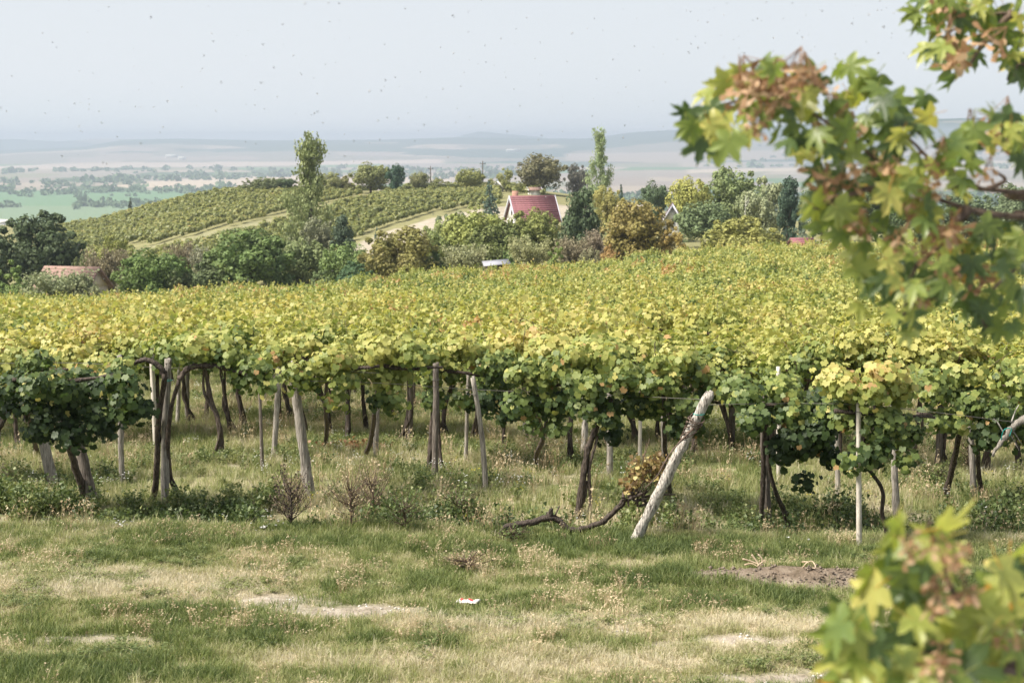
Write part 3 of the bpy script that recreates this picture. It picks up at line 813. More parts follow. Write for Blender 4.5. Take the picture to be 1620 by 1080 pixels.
G1, G2, G3 = (.060, .095, .030), (.075, .115, .032), (.048, .078, .030)      # greens
OL, YG, OR, GY = (.115, .135, .065), (.17, .185, .045), (.20, .145, .040), (.12, .125, .085)
DK, BL, BR = (.038, .056, .026), (.065, .095, .075), (.12, .11, .065)
BELT = 'trees and bushes in the belt between the two vineyards'
TREES = [
 ('wide', 'broadleaf_tree', 62, 336, 440, 140, 172, DK, 'big dark green tree at the left edge above the brown tiled roof'),
 ('round', 'broadleaf_tree', -40, 360, 440, 120, 165, DK, 'dark tree cut by the left edge of the view beside the big dark one'),
 ('bush', 'bush', 18, 418, 482, 90, 147, G2, 'light green bush in the lower left corner of the tree belt'),
 ('wispy', 'bush', 88, 424, 480, 110, 143, (.105, .125, .065), 'grey green willowy bush in front of the brown tiled roof'),
 ('bush', 'bush', 40, 452, 485, 60, 141, OL, 'low pale olive bush left of the willowy one'),
 ('round', 'broadleaf_tree', 240, 396, 478, 118, 146, (.055, .09, .026), 'dense green tree right of the brown roofed house'),
 ('wispy', 'bush', 168, 388, 465, 70, 158, BR, 'brownish half bare bush right behind the brown tiled roof'),
 ('loose', 'broadleaf_tree', 180, 372, 430, 60, 185, (.13, .15, .045), 'small yellowish tree on the slope behind the brownish bush'),
 ('wide', 'broadleaf_tree', 392, 366, 470, 140, 150, G1, 'broad green tree below the tall poplar, left of it'),
 ('bush', 'bush', 322, 408, 475, 90, 147, (.055, .075, .032), 'dark bush between the dense green tree and the broad one'),
 ('wispy', 'bush', 330, 385, 450, 60, 160, GY, 'greyish feathery bush at the foot of the vineyard slope'),
 ('wispy', 'bush', 285, 380, 450, 50, 163, BR, 'brown grey bush in the gap above the dense green tree'),
 ('poplar', 'poplar_tree', 490, 224, 400, 100, 190, (.105, .13, .055), 'tall lone poplar standing against the far plain, left of centre'),
 ('pine', 'pine_tree', 542, 338, 420, 55, 180, (.04, .06, .036), 'small dark pine with bare reddish trunk right of the tall poplar'),
 ('round', 'broadleaf_tree', 478, 378, 455, 88, 156, (.085, .11, .045), 'rounded green tree right under the tall poplar'),
 ('bush', 'bush', 440, 400, 465, 60, 149, G3, 'dark green bush left below the poplar'),
 ('round', 'broadleaf_tree', 545, 383, 455, 80, 152, (.08, .12, .04), 'green rounded tree left of the orange tinged one'),
 ('bush', 'bush', 560, 412, 458, 80, 145, (.04, .075, .035), 'low dark green bush in front, left of the orange tinged tree'),
 ('wide', 'walnut_tree', 632, 360, 452, 122, 148, (.11, .11, .034), 'broad tree turning orange in front of the bare earth slope'),
 ('spruce', 'spruce_tree', 596, 356, 400, 22, 178, BL, 'tiny blue spruce against the bare earth slope'),
 ('loose', 'broadleaf_tree', 690, 352, 440, 70, 170, (.11, .14, .05), 'loose green tree right behind the orange tinged one'),
 ('round', 'broadleaf_tree', 752, 330, 430, 105, 166, (.125, .15, .045), 'large yellowish green tree below the blue spruce'),
 ('wide', 'broadleaf_tree', 790, 352, 432, 110, 158, (.07, .09, .03), 'dark green tree behind the pale metal roof'),
 ('wispy', 'bush', 735, 384, 436, 75, 147, (.13, .14, .075), 'grey olive bush left of the pale metal roof'),
 ('bush', 'bush', 690, 395, 445, 50, 150, G3, 'dark bush between the orange tinged tree and the grey olive bush'),
 ('loose', 'broadleaf_tree', 660, 368, 430, 50, 160, (.16, .17, .045), 'small yellow green tree at the right shoulder of the orange tinged one'),
 ('spruce', 'spruce_tree', 775, 283, 345, 40, 234, BL, 'blue green spruce left of the red roofed house'),
 ('round', 'broadleaf_tree', 842, 332, 425, 92, 168, (.095, .115, .035), 'green tree hiding the wall of the red roofed house'),
 ('loose', 'broadleaf_tree', 868, 350, 415, 50, 175, (.12, .125, .045), 'thin green tree just below the right half of the red roof'),
 ('wispy', 'bush', 838, 372, 430, 70, 147, (.14, .15, .075), 'pale olive bush right of the pale metal roof'),
 ('bush', 'bush', 880, 388, 430, 66, 145, (.085, .12, .035), 'bright green bush right of the pale olive one'),
 ('bush', 'bush', 805, 392, 426, 50, 151, G1, 'small green bush just above the pale metal roof'),
 ('pine', 'pine_tree', 920, 300, 412, 88, 163, (.045, .068, .034), 'tall dark pine right of the red roofed house'),
 ('wispy', 'bush', 905, 372, 425, 60, 150, (.125, .115, .07), 'grey brown bare bush at the foot of the dark pine'),
 ('poplar', 'poplar_tree', 948, 210, 322, 46, 258, (.13, .17, .085), 'slender poplar right of the red roofed house, on the skyline'),
 ('round', 'broadleaf_tree', 857, 243, 302, 80, 328, (.085, .085, .042), 'big brownish tree on the ridge above the red roofed house'),
 ('loose', 'broadleaf_tree', 911, 260, 302, 42, 330, (.075, .075, .06), 'dull grey tree on the ridge left of the slender poplar'),
 ('round', 'broadleaf_tree', 588, 258, 302, 66, 338, (.10, .115, .045), 'round tree on the ridge, the largest right of the tall poplar'),
 ('round', 'broadleaf_tree', 627, 260, 298, 32, 334, (.03, .055, .035), 'small dark green round tree on the ridge right of the largest'),
 ('loose', 'broadleaf_tree', 524, 272, 303, 40, 342, (.13, .145, .06), 'pale small tree on the ridge just right of the tall poplar'),
 ('bush', 'bush', 549, 277, 303, 34, 343, (.12, .125, .05), 'low bush on the ridge between the pale tree and the round one'),
 ('bush', 'bush', 395, 284, 308, 44, 344, (.075, .095, .04), 'left bush of the hedge on the ridge left of the poplar'),
 ('round', 'broadleaf_tree', 424, 280, 306, 46, 344, (.08, .10, .045), 'middle tree of the hedge on the ridge left of the poplar'),
 ('round', 'broadleaf_tree', 452, 281, 305, 40, 346, (.05, .075, .035), 'darker right tree of the hedge on the ridge left of the poplar'),
 ('round', 'broadleaf_tree', 664, 272, 300, 32, 338, (.115, .125, .06), 'small ridge tree between the two utility poles, leftmost one'),
 ('bush', 'bush', 694, 281, 300, 44, 340, (.12, .135, .055), 'low bush on the ridge by the left utility pole'),
 ('round', 'broadleaf_tree', 744, 266, 302, 46, 336, (.115, .13, .045), 'rounded ridge tree by the right utility pole'),
 ('loose', 'broadleaf_tree', 801, 266, 304, 30, 334, (.14, .155, .06), 'thin yellowish ridge tree left of the big brownish one'),
 ('bush', 'bush', 776, 282, 304, 30, 336, (.13, .14, .06), 'low yellowish bush on the ridge above the blue spruce'),
 ('bush', 'bush', 826, 284, 304, 30, 332, (.12, .13, .05), 'small bush at the left foot of the big brownish ridge tree'),
 ('spruce', 'spruce_tree', 982, 288, 338, 20, 258, (.045, .07, .05), 'little dark spruce right of the slender poplar'),
 ('loose', 'broadleaf_tree', 960, 296, 372, 56, 215, (.16, .16, .05), 'yellowish thin tree right of the tall dark pine'),
 ('wide', 'walnut_tree', 1005, 320, 420, 118, 150, (.115, .105, .032), 'big orange brown tree in front of the white houses'),
 ('bush', 'bush', 1062, 358, 418, 60, 148, (.16, .135, .04), 'orange green bush leaning on the big orange brown tree'),
 ('bush', 'bush', 964, 385, 428, 44, 147, (.17, .13, .045), 'low brownish bush at the left foot of the orange brown tree'),
 ('loose', 'broadleaf_tree', 935, 392, 430, 40, 146, (.11, .11, .06), 'grey green sapling right of the dark pine foot'),
 ('round', 'broadleaf_tree', 1035, 288, 345, 54, 228, (.05, .075, .04), 'dark green tree above the white gabled house'),
 ('round', 'broadleaf_tree', 1090, 281, 350, 72, 222, (.16, .175, .05), 'yellow green rounded tree right above the white gable'),
 ('wide', 'broadleaf_tree', 1160, 266, 352, 100, 226, (.09, .12, .05), 'large green tree topping the right half of the belt'),
 ('round', 'broadleaf_tree', 1112, 318, 395, 90, 190, (.075, .105, .05), 'green tree just right of the white gable'),
 ('wide', 'broadleaf_tree', 1172, 343, 408, 118, 151, (.135, .145, .045), 'olive yellow spreading tree at the vineyard edge, right of centre'),
 ('loose', 'broadleaf_tree', 1215, 280, 388, 84, 186, (.13, .15, .085), 'pale green feathery tree left of the maple leaves'),
 ('pine', 'pine_tree', 1246, 278, 390, 56, 178, (.032, .052, .036), 'dark conifer just left of the maple leaves'),
 ('bush', 'bush', 1275, 345, 394, 56, 151, (.075, .10, .07), 'grey green bush under the maple leaves beside the red shed'),
 ('bush', 'bush', 1225, 365, 398, 60, 152, (.09, .105, .045), 'green bush left of the red shed'),
 ('round', 'broadleaf_tree', 1300, 290, 388, 70, 200, (.06, .085, .04), 'dark green tree seen through the left tip of the maple'),
 ('wide', 'broadleaf_tree', 1372, 300, 392, 100, 190, (.065, .09, .04), 'green tree behind the middle of the maple leaves'),
 ('round', 'broadleaf_tree', 1448, 315, 388, 80, 180, (.045, .07, .03), 'dark tree showing between the maple leaves'),
 ('wide', 'broadleaf_tree', 1530, 305, 386, 100, 188, (.06, .085, .045), 'green tree behind the bare maple twigs'),
 ('round', 'broadleaf_tree', 1605, 290, 384, 90, 182, (.07, .095, .05), 'tree at the right edge behind the bare maple twigs'),
 ('wide', 'broadleaf_tree', 1680, 300, 384, 110, 186, (.06, .085, .04), 'tree cut by the right edge of the view'),
 ('round', 'broadleaf_tree', 1190, 300, 380, 60, 205, (.10, .125, .06), 'mid green tree behind the bare birch'),
 ('bush', 'bush', 1130, 372, 408, 60, 150, (.11, .12, .04), 'olive bush between the orange bush and the spreading tree'),
 ('loose', 'broadleaf_tree', 505, 345, 420, 60, 182, (.10, .11, .065), 'dusty green tree round the foot of the tall poplar'),
 ('bush', 'bush', 275, 432, 480, 60, 143, (.06, .08, .035), 'low dark bush at the right foot of the dense green tree'),
 ('loose', 'broadleaf_tree', 715, 332, 400, 60, 178, (.10, .125, .07), 'grey green tree at the right end of the bare earth slope'),
 ('round', 'broadleaf_tree', 128, 405, 450, 40, 168, (.07, .085, .035), 'small tree behind the right end of the brown roof'),
 ('spruce', 'spruce_tree', 208, 311, 342, 14, 420, (.05, .06, .045), 'tiny dark conifer on the left flank of the hill'),
 ('wispy', 'bush', 955, 362, 420, 60, 152, (.125, .11, .075), 'grey brown brush between the dark pine and the orange brown tree'),
 ('round', 'broadleaf_tree', 985, 340, 400, 60, 172, (.10, .115, .05), 'green tree behind the left shoulder of the orange brown tree'),
 ('wispy', 'bush', 450, 372, 440, 60, 162, (.12, .135, .075), 'grey green bush left under the tall poplar'),
 ('round', 'broadleaf_tree', 110, 385, 445, 50, 180, (.10, .12, .045), 'small yellow green tree behind the brown roof ridge'),
 ('bush', 'bush', 210, 415, 470, 60, 150, (.10, .11, .06), 'olive bush between the brown roof and the dense green tree'),
 ('loose', 'broadleaf_tree', 355, 378, 450, 60, 158, (.12, .135, .05), 'loose olive tree left of the broad green one'),
 ('bush', 'bush', 132, 432, 484, 62, 142, (.115, .13, .07), 'pale bush covering the right foot of the brown roofed house'),
 ('bush', 'bush', 505, 425, 460, 60, 144, (.075, .105, .045), 'low green bush at the vineyard edge under the poplar'),
 ('bush', 'bush', 240, 318, 332, 32, 400, (.07, .09, .05), 'small bushes on the left flank of the hill skyline'),
]
for t in TREES:
    kind, name, px, top, bot, wpx, D, rgb, lab = t
    tree(kind, name, px, top, bot, wpx, D, rgb, lab, 'bush' if name == 'bush' else 'tree', BELT if D < 240 else 'trees on the ridge')
# bare birch
g0 = at(1178, 395, 172); b_ = empty('birch_tree', (g0.x, 172, gz(g0.x, 172)), 'pale bare birch trunk among the green trees', 'tree', BELT)
link('trunk', BIRCH_T, b_, scale=(5.5, 5.5, 172 * tan_row(306) - gz(g0.x, 172)))

# far tree lines, woods and scattered trees on the plain: too far to count
def far_wood(name, spots, label):
    rg = np.random.default_rng(len(spots) + abs(int(spots[0][0]))); Cs, Sz = [], []
    for (x, y, w, h) in spots:
        k = 16; d = sphere_pts(k, rg); z = float(terrain(np.array([x]), np.array([y]))[0])
        Cs.append(np.array([x, y, z + h * .45]) + d * np.array([w, w, h * .5])); Sz.append(np.full(k, w * .5))
    C = np.vstack(Cs); S = np.concatenate(Sz)
    V, F, T = cloud(C, rg.normal(size=C.shape) + [0, -.3, .6], S, rg.uniform(.2, .8, len(C)), QUADL, rg)
    o = link(name, mesh_np(name, V, F, M['crown'], {'tint': T})); o.color = (.055, .085, .045, 1)
    return tag(o, label, None, None, 'stuff')
def plain_D(py):
    return -100 / tan_row(py)
def row_of(px0, py0, px1, py1, n, w, h, jit=.05):
    out = []
    for i in range(n):
        t = rng.random(); D = plain_D(py0 + (py1 - py0) * t) * (1 + rng.normal(0, jit * .3)); px = px0 + (px1 - px0) * t
        s = rng.uniform(.5, 1.3)
        if rng.random() < .12: s *= 1.6
        out.append(((px - 810) / FPX * D, D, w * s, h * s))
    return out
far_wood('tree_line', row_of(0, 304, 400, 302, 120, 7, 8, .15), 'line of trees along the far edge of the green field')
far_wood('tree_line', row_of(120, 327, 262, 325, 45, 5, 7) + row_of(-20, 328, 32, 327, 20, 4, 5), 'hedge crossing the green field on the plain')
far_wood('tree_line', row_of(180, 285, 470, 279, 90, 9, 8, .1), 'tree line beyond the pale stubble field')
far_wood('tree_line', row_of(0, 291, 230, 289, 50, 8, 8, .15), 'tree line left of the pale stubble field')
far_wood('tree_line', row_of(500, 279, 860, 277, 150, 9, 11, .3), 'trees of the plain behind the ridge trees')
far_wood('tree_line', row_of(0, 271, 900, 268, 110, 10, 9, .15), 'far hedges across the plain')
far_wood('tree_line', row_of(1100, 262, 1650, 259, 90, 12, 12, .3), 'far tree line behind the maple')
sp = []
for i in range(1500):
    D = rng.uniform(650, 2600) ; px = rng.uniform(800, 1700); s = rng.uniform(.7, 1.4)
    sp.append(((px - 810) / FPX * D, D, 7 * s, 11 * s))
far_wood('far_wood', sp, 'hazy woodland on the low ground right of the slender poplar')
sp = [((px - 810) / FPX * D, D, 4.5, 7.5) for px, D in zip(rng.uniform(-60, 130, 60), rng.uniform(480, 900, 60))]
far_wood('far_wood', sp, 'hazy trees below the green field behind the big dark tree')


# ------------------------------------------------------------------ buildings
def house(name, px, py, D, L, W, H, RH, rz, wall, roof, label, cat='house', chimney=False, win=True, tiles=True, fascia=True, rows=9, ncol=10):
    """gabled house, ridge along local x; (px, py) is the middle of its ridge"""
    p = at(px, py, D); z0 = p.z - H - RH
    t = empty(name, (p.x, D, z0), label, cat, rz=rz)
    g = z0 - gz(p.x, D)
    low = -max(0.3, g + .3)
    b = MB()
    b.box((-L / 2, -W / 2, low), (L / 2, W / 2, H))
    for sx in (-1, 1):
        b.prism([(sx * L / 2 - .12 * (sx > 0), -W / 2, H), (sx * L / 2 - .12 * (sx > 0), W / 2, H), (sx * L / 2 - .12 * (sx > 0), 0, H + RH)], (.12, 0, 0))
    b.build('wall', wall, t)
    ov = .45; th = .12; k = RH / (W / 2)
    rb = MB()
    for sy in (-1, 1):
        e = W / 2 + ov
        rb.prism([(-L / 2 - ov, 0, H + RH + .06), (-L / 2 - ov, sy * e, H + RH + .06 - k * e), (-L / 2 - ov, sy * e, H + RH + .06 + th - k * e), (-L / 2 - ov, 0, H + RH + .06 + th)], (L + 2 * ov, 0, 0))
    ro = rb.build('roof', roof, t)
    if tiles:     # courses of tiles, each course its own raised strip
        sl = math.hypot(W / 2 + ov, k * (W / 2 + ov)); ux, uz = (W / 2 + ov) / sl, k * (W / 2 + ov) / sl
        tm = MB().box((-(L / 2 + ov), -sl / rows * .56, 0), ((L / 2 + ov), sl / rows * .56, .07)).mesh('tile_course', roof)
        for sy in (-1, 1):
            for i in range(rows):
                d = (i + .5) * sl / rows
                o = link('tile_course', tm, ro, loc=(0, sy * ux * d, H + RH + .06 + th - uz * d + .02), rot=(-sy * (math.atan2(uz, ux) - .02), 0, 0))
    if fascia:
        for sx in (-1, 1):
            for sy in (-1, 1):
                e = W / 2 + ov; x = sx * (L / 2 + ov + .03) - (.14 if sx > 0 else 0)
                MB().prism([(x, sy * .01, H + RH + .30), (x, sy * (e + .05), H + RH + .30 - k * e), (x, sy * (e + .05), H + RH - .12 - k * e), (x, sy * .01, H + RH - .12)], (.14, 0, 0)).build('bargeboard', M['palefascia'], ro)
    if chimney:
        MB().box((-L / 2 + .3, .1, H + RH * .4), (-L / 2 + 1.1, .9, H + RH + 1.0)).build('chimney', M['brick'], ro)
    if win:
        for (x, y, z, ww, hh, ax) in win:
            if ax == 'x': lo, hi = (x - .06, y - ww / 2, z), (x + .02, y + ww / 2, z + hh)
            else: lo, hi = (x - ww / 2, y - .06, z), (x + ww / 2, y + .02, z + hh)
            fr = MB().box(lo, hi).build('window', M['timber'], t)
            s = .08
            if ax == 'x': MB().box((lo[0] - .03, lo[1] + s, lo[2] + s), (lo[0] + .02, hi[1] - s, hi[2] - s)).build('pane', M['glass'], fr)
            else: MB().box((lo[0] + s, lo[1] - .03, lo[2] + s), (hi[0] - s, lo[1] + .02, hi[2] - s)).build('pane', M['glass'], fr)
    return t
house('house', 842, 312, 228, 6.8, 6.2, 2.6, 3.4, R(16), M['plaster'], M['redroof'], 'white gabled house with dark red tiled roof in the middle of the belt', chimney=True,
      win=[(-3.36, -1.0, .9, .9, 1.1, 'x'), (-3.36, 1.2, .9, .9, 1.1, 'x'), (-3.36, 0, 3.2, .7, .8, 'x'), (0, -3.26, .9, 1.1, 1.1, 'y')], rows=12)
house('house', 845, 298, 322, 2.4, 2.6, 2.1, .4, R(10), M['plaster'], M['brownroof'], 'small white hut with pinkish roof under the big brownish ridge tree', 'hut', win=False, rows=4)
house('house', 788, 288, 334, 1.8, 2.2, 1.8, 1.1, R(80), M['plaster'], M['plaster'], 'tiny white hut on the ridge above the blue spruce', 'hut', win=False, tiles=False, fascia=False)
house('house', 999, 327, 206, 3.2, 5, 4.2, 1.0, R(8), M['plaster'], M['plaster_warm'], 'white house showing over the left of the orange brown tree', 'house', win=[(0, -2.56, 1.5, 1, 1.2, 'y')], rows=4, fascia=False)
house('house', 1064, 324, 204, 6, 2.6, 2.6, 2.2, R(84), M['plaster'], M['darkroof'], 'white gabled house right of the orange brown tree', 'house', win=[(-3.06, 0, 2.2, .5, .7, 'x')], rows=5)
house('house', 114, 425, 152, 5.6, 5, 2.4, 2.0, R(-12), M['plaster_warm'], M['brownroof'], 'low house with worn brown tiled roof among the bushes at left', 'house', win=[(2.86, 0, 1.0, .9, 1.0, 'x')], rows=8, fascia=False, chimney=False)
house('shed', 1268, 380, 149, 1.6, 1.8, 1.6, .55, R(6), M['plaster_warm'], M['redroof'], 'small shed with red roof at the vineyard edge left of the maple', 'shed', win=False, rows=4, fascia=False)
house('house', 327, 307.5, 352, 2.8, 3, 1.6, 1.2, R(0), M['darkroof'], M['darkroof'], 'dark roofed hut on the skyline of the hillside vineyard', 'hut', win=False, rows=4, fascia=False)
# pale metal roof of a lean-to behind the vineyard
p = at(785, 418, 143); t = empty('lean_to', (p.x, 143, gz(p.x, 143)), 'open lean-to with pale sheet metal roof at the vineyard edge', 'shed', rz=R(6))
hgt = p.z - t.location.z
MB().prism([(-1.35, -1.2, hgt - .12), (1.35, -1.2, hgt + .08), (1.35, -1.2, hgt + .18), (-1.35, -1.2, hgt - .02)], (0, 2.4, .25)).build('roof', M['metal'], t)
for sx in (-1.2, 1.2):
    for sy in (-1.0, 1.0): MB().tube([(sx, sy, -.2), (sx, sy, hgt - .05)], .07, seg=6, n=2).build('post', M['pole'], t)
MB().box((-1.2, .95, 0), (1.2, 1.0, hgt - .2)).build('back_wall', M['timber'], t)
# utility poles
for px, top, bot, lab in ((682, 263, 300, 'shorter utility pole on the ridge, left one'), (764, 255, 302, 'taller utility pole on the ridge, right one')):
    x = (px - 810) / FPX * 345; z = gz(x, 345); H = 345 * tan_row(top) - z
    t = empty('utility_pole', (x, 345, z), lab, 'utility pole', 'utility poles on the ridge')
    MB().tube([(0, 0, -.3), (0, 0, H)], [.17, .12], seg=8, n=2).build('pole', M['pole'], t)
    MB().box((-.7, -.07, H - .7), (.7, .07, H - .55)).build('crossarm', M['pole'], t)
    for q in (-.55, .55): MB().tube([(q, 0, H - .55), (q, 0, H - .3)], .06, seg=6, n=2).build('insulator', M['glass'], t)
# far white farm buildings
for px, py, w, lab in ((276, 250, 26, 'white farm shed far out on the slope, longer left one'), (292, 253, 14, 'white farm shed far out on the slope, shorter right one'), (812, 242, 36, 'long white farm building far away on the slope')):
    D = 6100; 
    for k in range(20):
        x = (px - 810) / FPX * D
        zz = float(terrain(np.array([x]), np.array([D]))[0])
        if zz / D > tan_row(py): break
        D += 150
    t = empty('farm_building', (x, D, zz), lab, 'farm building', 'far white farm buildings')
    MB().box((-w * 1.1, -14, -2), (w * 1.1, 14, 9)).build('wall', M['plaster'], t)
    MB().prism([(-w * 1.1, -16, 9.05), (-w * 1.1, 16, 9.05), (-w * 1.1, 0, 14)], (w * 2.2, 0, 0)).build('roof', M['plaster'], t)
p = at(5, 342, 900)
t = empty('house', (p.x, 900, p.z - 5), 'white house far below at the left edge by the green field', 'house')
MB().box((-4.5, -3, -6), (4.5, 3, 1)).build('wall', M['plaster'], t)
MB().prism([(-4.9, -3.4, 1.05), (-4.9, 3.4, 1.05), (-4.9, 0, 3)], (9.8, 0, 0)).build('roof', M['plaster'], t)


# ------------------------------------------------------------------ vines
def vine_foliage(name, seed, W=2.2, DP=1.0, z0=1.26, z1=1.85, n=900, tmpl=HEXL, size=.075, mat=None, bias=0.0, sparse=.0, tips=14, loc=True):
    """the leaves of one vine round its wire: unit in metres, trunk at the origin"""
    rg = np.random.default_rng(seed)
    # overlapping lobes along the wire, each hanging to its own depth
    m = 9; Cs = []; Ns = []; Ts = []
    for i in range(m):
        cx = (i + .5) / m * W - W / 2 + rg.normal(0, .08); top = z1 + rg.normal(0, .09); bot = z0 + rg.normal(0, .16) - (.22 if rg.random() < .25 else 0)
        cz = (top + bot) / 2; rz_ = (top - bot) / 2; ry = DP / 2 * rg.uniform(.75, 1.15); rx = W / m * 1.15
        k = n // m; d = sphere_pts(k, rg); q = (.45 + .6 * rg.random((k, 1)) ** .6)
        P = np.array([cx, rg.normal(0, .08), cz]) + d * q * np.array([rx, ry, rz_])
        Cs.append(P); Ns.append(d * [1, 1.2, .6] + [0, -.15, .55] + rg.normal(size=(k, 3)) * .45)
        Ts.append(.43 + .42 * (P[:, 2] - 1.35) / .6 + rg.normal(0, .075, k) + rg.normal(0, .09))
    for i in range(tips):       # shoots that stick out of the hedge
        a = rg.uniform(-W / 2, W / 2); up = rg.random() < .65; k = rg.integers(7, 15); t = np.linspace(0, 1, k)[:, None]
        if up: s, e = np.array([a, rg.normal(0, .25), z1 - .15]), np.array([a + rg.normal(0, .25), rg.normal(0, .4), z1 + rg.uniform(.10, .38)])
        else: s, e = np.array([a, rg.normal(0, .3), z0 + .25]), np.array([a + rg.normal(0, .15), rg.normal(0, .4), z0 - rg.uniform(.0, .28)])
        P = s + (e - s) * t + rg.normal(size=(k, 3)) * .035
        Cs.append(P); Ns.append(rg.normal(size=(k, 3)) + [0, -.3, .6]); Ts.append((.72 if up else .45) + rg.normal(0, .10, k))
    C = np.vstack(Cs); N = np.vstack(Ns); T = np.clip(np.concatenate(Ts) + bias, .0, .87); T[rg.random(len(T)) < .006] = .98
    S = size * rg.uniform(.45, 1.35, len(C))
    V, F, T = cloud(C, N, S, T, tmpl, rg, down=.5)
    return mesh_np(name, V, F, mat or M['vine'], {'tint': T})

def vine_trunk_path(seed, H=1.45, lean=None):
    rg = np.random.default_rng(seed)
    l = rg.normal(0, .12) if lean is None else lean
    return [(0, 0, -.12), (l * .3 + rg.normal(0, .03), rg.normal(0, .03), H * .3), (l * .8 + rg.normal(0, .05), rg.normal(0, .04), H * .62), (l * 1.2, 0, H)]
def vine_trunk(name, seed, H=1.45, r=.036, lean=None, twin=True):
    rg = np.random.default_rng(seed + 5); b = MB()
    P = vine_trunk_path(seed, H, lean)
    b.tube(P, [r * 1.5, r, r * .85, r * .7], seg=9, n=18, rough=.13, seed=seed, wob=.006)
    if twin and rg.random() < .6:
        Q = [(p[0] + .07 * math.sin(i * 2.1 + seed) + (.16 if i == 0 else 0), p[1] + .04, p[2]) for i, p in enumerate(P)]
        b.tube(Q, [r * .8, r * .6, r * .6, r * .4], seg=7, n=16, rough=.14, seed=seed + 3, wob=.008)
    return b.mesh(name, M['bark'], True)
def cane_mesh(name, seed, W=2.0, H=1.42):
    rg = np.random.default_rng(seed); b = MB()
    for s in (-1, 1):
        P = [(0, 0, H - .1)] + [(s * W / 2 * t, rg.normal(0, .03), H + rg.normal(0, .05)) for t in (.25, .5, .75, 1)]
        b.tube(P, [.032, .026, .022, .016], seg=7, n=16, rough=.15, seed=seed + s, wob=.008)
    for i in range(9):
        x = rg.uniform(-W / 2, W / 2)
        b.tube([(x, 0, H), (x + rg.normal(0, .1), rg.normal(0, .2), H + .2), (x + rg.normal(0, .2), rg.normal(0, .3), H + rg.uniform(.3, .6))], [.007, .005, .003], seg=4, n=5, cap=False)
    return b.mesh(name, M['cane'], True)

VT = [vine_trunk('trunk', 300 + i) for i in range(7)]
VC = [cane_mesh('cane', 400 + i) for i in range(4)]
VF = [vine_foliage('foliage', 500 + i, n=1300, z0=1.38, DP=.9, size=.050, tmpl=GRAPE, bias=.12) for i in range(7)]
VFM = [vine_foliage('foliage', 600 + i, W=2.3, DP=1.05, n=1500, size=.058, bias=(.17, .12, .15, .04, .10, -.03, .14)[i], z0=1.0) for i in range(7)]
def vine(x, y, i, fol, label, group, sc=1.0, rz=None, lean=None, dz=0, extra=None):
    t = empty('grapevine', (x, y, gz(x, y)), label, 'grapevine', group, rz=(-.15 + rng.normal(0, .06)) + (math.pi if i % 2 else 0))
    t.scale = (sc, sc, sc * (1 + rng.normal(0, .05)))
    f = link('foliage', fol, t, loc=(0, 0, dz)); f['kind'] = 'stuff'
    link('trunk', VT[i % len(VT)], t)
    link('cane', VC[i % len(VC)], t)
    return t

def post(name, x, y, H, lean, r, mat, label, group='posts that carry the vine wires', square=False, seed=0, sink=.15, leany=0, bend=0, tie=False, cat='post', n=14, rough=.07):
    z = gz(x, y)
    t = empty(name, (x, y, z), label, cat, group)
    b = MB(); k = np.array([lean, leany, H])
    P = [tuple(-k * sink / H), tuple(k * .5 + np.array([bend, 0, 0])), tuple(k)]
    b.tube(P, [r * 1.12, r, r * .9], seg=10, n=n, rough=0 if square else rough, seed=seed, square=square, wob=0 if square else r * .10)
    if not square:   # split, uneven head
        for q in range(4):
            a = q * 1.57 + seed; c = np.array([r * .45 * math.cos(a), r * .45 * math.sin(a), 0])
            b.tube([tuple(k * .97 + c), tuple(k * (1.0 + .012 * math.sin(seed + q * 2.3)) + c)], [r * .5, r * .42], seg=6, n=3, rough=.12, seed=seed + q)
    b.build('shaft', mat, t, smooth=not square)
    MB().tube([tuple(k * .86 + np.array([r * 1.12 * math.cos(a), r * 1.12 * math.sin(a), 0])) for a in np.linspace(0, 6.28, 9)], .0045, seg=4, n=18, cap=False).build('wire_loop', M['tie'] if tie else M['wire'], t)
    return t

